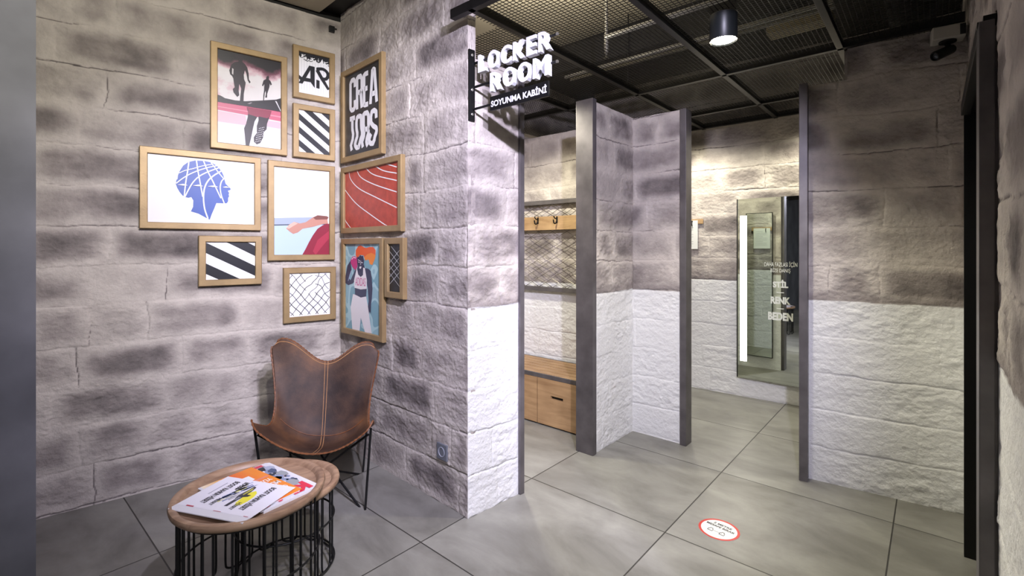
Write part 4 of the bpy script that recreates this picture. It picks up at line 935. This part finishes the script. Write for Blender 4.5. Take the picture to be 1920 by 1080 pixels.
# narrow mirror on the back of the alcove partition, seen in the big mirror
c = W3(-1.47, 3.352, .92); t = thing('narrow_mirror', 'narrow mirror facing the large one, seen only as a reflection inside it', 'mirror', W3(-1.47, 3.352, .14), -ANG)
g = G(); g.obox(c, U, Vv, Z3, .26, .012, 1.57, MIRR); g.build('glass', t)
g = G()
for k in (-1, 1): g.obox(c+U*(k*.132), U, Vv, Z3, .006, .02, 1.58, BLACK)
for k in (-1, 1): g.obox(c+Z3*(k*.787), U, Vv, Z3, .27, .02, .006, BLACK)
g.build('frame', t)
# notice on a little wooden bar, half hidden by the steel trim
a_, z_ = onF(1300, 440, .02); g = G(); c = fp(a_-.045, 1.575, .016); t = thing('hook_bar', 'short pale wooden bar on the far wall carrying the notice', 'hook bar', c)
g = G(); g.obox(c, F3, FN, Z3, .27, .018, .045, WOOD, .002); g.build('bar', t)
g = G(); g.tube(bez([c+FN*.009+F3*.04, c+FN*.03+F3*.04+Z3*.004, c+FN*.036+F3*.04-Z3*.02, c+FN*.02+F3*.04-Z3*.045], 5), .004, BLACK, 8); g.build('hook', t, True)
g = G(); cc = c-Z3*.125+FN*.011-F3*.012; g.obox(cc, F3, FN, Z3, .20, .003, .27, mat('notice_paper', srgb(226, 228, 222), .6)); g.flat = True
nt_ = tag(g.build('notice_sheet'), 'white notice sheet hanging from the wooden bar on the far wall', 'notice'); INV[nt_.name] = Matrix.Identity(4)
g = G()
for k in range(9): g.obox(cc+FN*.002+Z3*(.09-k*.022)-F3*(.01 if k % 3 else .03), F3, FN, Z3, .14 if k % 3 else .09, .0006, .003, flat('9a9c9a'))
g.build('printed_lines', nt_)

# ------------------------------------------------------------------ bench cabin
bu0, bu1, bv0, bv1 = -2.976, -1.884, 2.865, 3.30
t = thing('storage_bench', 'oak storage bench with slatted seat and slot-handled drawers in the first cabin', 'bench', W3((bu0+bu1)/2, (bv0+bv1)/2, 0), -ANG)
WB = wood_mat('bench_oak', srgb(138, 106, 72), srgb(186, 152, 110), 'X', 4)
g = G(); g.obox(W3((bu0+bu1)/2, (bv0+bv1)/2+.012, .18), U, Vv, Z3, bu1-bu0+.01, bv1-bv0-.025, .35, DARK); g.build('carcass', t)
g = G()
for (c_, lx, ly) in ((W3((bu0+bu1)/2+.03, bv0+.004, .367), bu1-bu0+.08, .012), (W3((bu0+bu1)/2+.03, bv1-.006, .367), bu1-bu0+.08, .012)): g.obox(c_, U, Vv, Z3, lx, ly, .03, STEEL)
g.build('steel_rim', t)
for k in range(6):
    v = bv0+.046+k*.0685; g = G(); g.obox(W3((bu0+bu1)/2+.03, v, .372), U, Vv, Z3, bu1-bu0+.07, .058, .022, WB, .003); g.build('slat', t)
for k in range(3):
    cu = bu1-.182-.364*k; g = G(); W_ = .357; z0, z1 = .012, .350; hz, hw, hh = .225, .055, .011
    # front board with a real slot cut through it
    for (x0, x1, y0, y1) in ((-W_/2, W_/2, z0, hz-hh), (-W_/2, W_/2, hz+hh, z1), (-W_/2, -hw, hz-hh, hz+hh), (hw, W_/2, hz-hh, hz+hh)):
        g.obox(W3(cu+(x0+x1)/2, bv0, (y0+y1)/2), U, Vv, Z3, x1-x0, .018, y1-y0, WB)
    dw = g.build('drawer', t)
    g = G(); g.obox(W3(cu, bv0+.011, hz), U, Vv, Z3, hw*2, .004, hh*2, BLACK); g.build('handle_slot', dw)
# chain-link panel
cu0, cu1 = -3.0, -1.80
t = thing('chain_link_panel', 'chain-link fence panel between dark rails on the cabin wall above the bench', 'fence panel', W3(-2.4, 3.31, .99), -ANG)
for z in (.975, 1.715): g = G(); g.obox(W3((cu0+cu1)/2, 3.292, z), U, Vv, Z3, cu1-cu0, .035, .035, STEEL, .002); g.build('rail', t)
g = G(); n = int((cu1-cu0)/.075); WIRE = mat('bright_wire', srgb(104, 100, 88), .3, .7)
for i in range(n+1):                      # interlocking zigzag wires
    P = []; steps = 18
    for k in range(steps+1):
        z = .99+(1.70-.99)*k/steps; side = 1 if (k+i) % 2 else -1
        P.append(W3(cu0+.02+i*.075*.98+side*.0365, 3.292+.004*(1 if k % 4 < 2 else -1), z))
    g.tube(P, .0032, WIRE, 5)
g.build('wire_netting', t)
# coat rack
t = thing('coat_rack', 'oak coat rail with black hooks across the chain-link panel', 'coat rack', W3(-2.4, 3.27, 1.53), -ANG)
g = G(); g.obox(W3((cu0+cu1)/2, 3.262, 1.535), U, Vv, Z3, cu1-cu0-.02, .02, .115, WOOD, .003); g.build('board', t)
g = G(); g.obox(W3(-1.88, 3.235, 1.484), U, Vv, Z3, .30, .075, .016, WOOD, .002); g.build('ledge', t)
for u in (-2.94, -2.745, -2.55, -2.35):
    g = G(); o = W3(u, 3.250, 1.56); g.obox(o, U, Vv, Z3, .014, .004, .055, BLACK); g.tube(bez([o-Z3*.01, o-Vv*.02-Z3*.03, o-Vv*.04-Z3*.028, o-Vv*.05+Z3*.0], 5), .0055, BLACK, 8); g.tube(bez([o+Z3*.01, o-Vv*.03+Z3*.012, o-Vv*.045+Z3*.03], 4), .005, BLACK, 8); g.build('hook', t, True)
c = W3(-1.795, 3.16, 1.63); t = thing('round_disc', 'round black-rimmed disc beside the coat rail, mostly hidden by the steel trim', 'disc', c)
g = G(); g.lathe(c, [(.10, -.008), (.12, -.008), (.125, 0), (.12, .012), (.105, .012), (.10, .004)], BLACK, 48, -U); g.build('rim', t, True)
g = G(); g.lathe(c, [(.102, .0), (0, .0)], BLACK, 48, -U); g.build('disc', t)
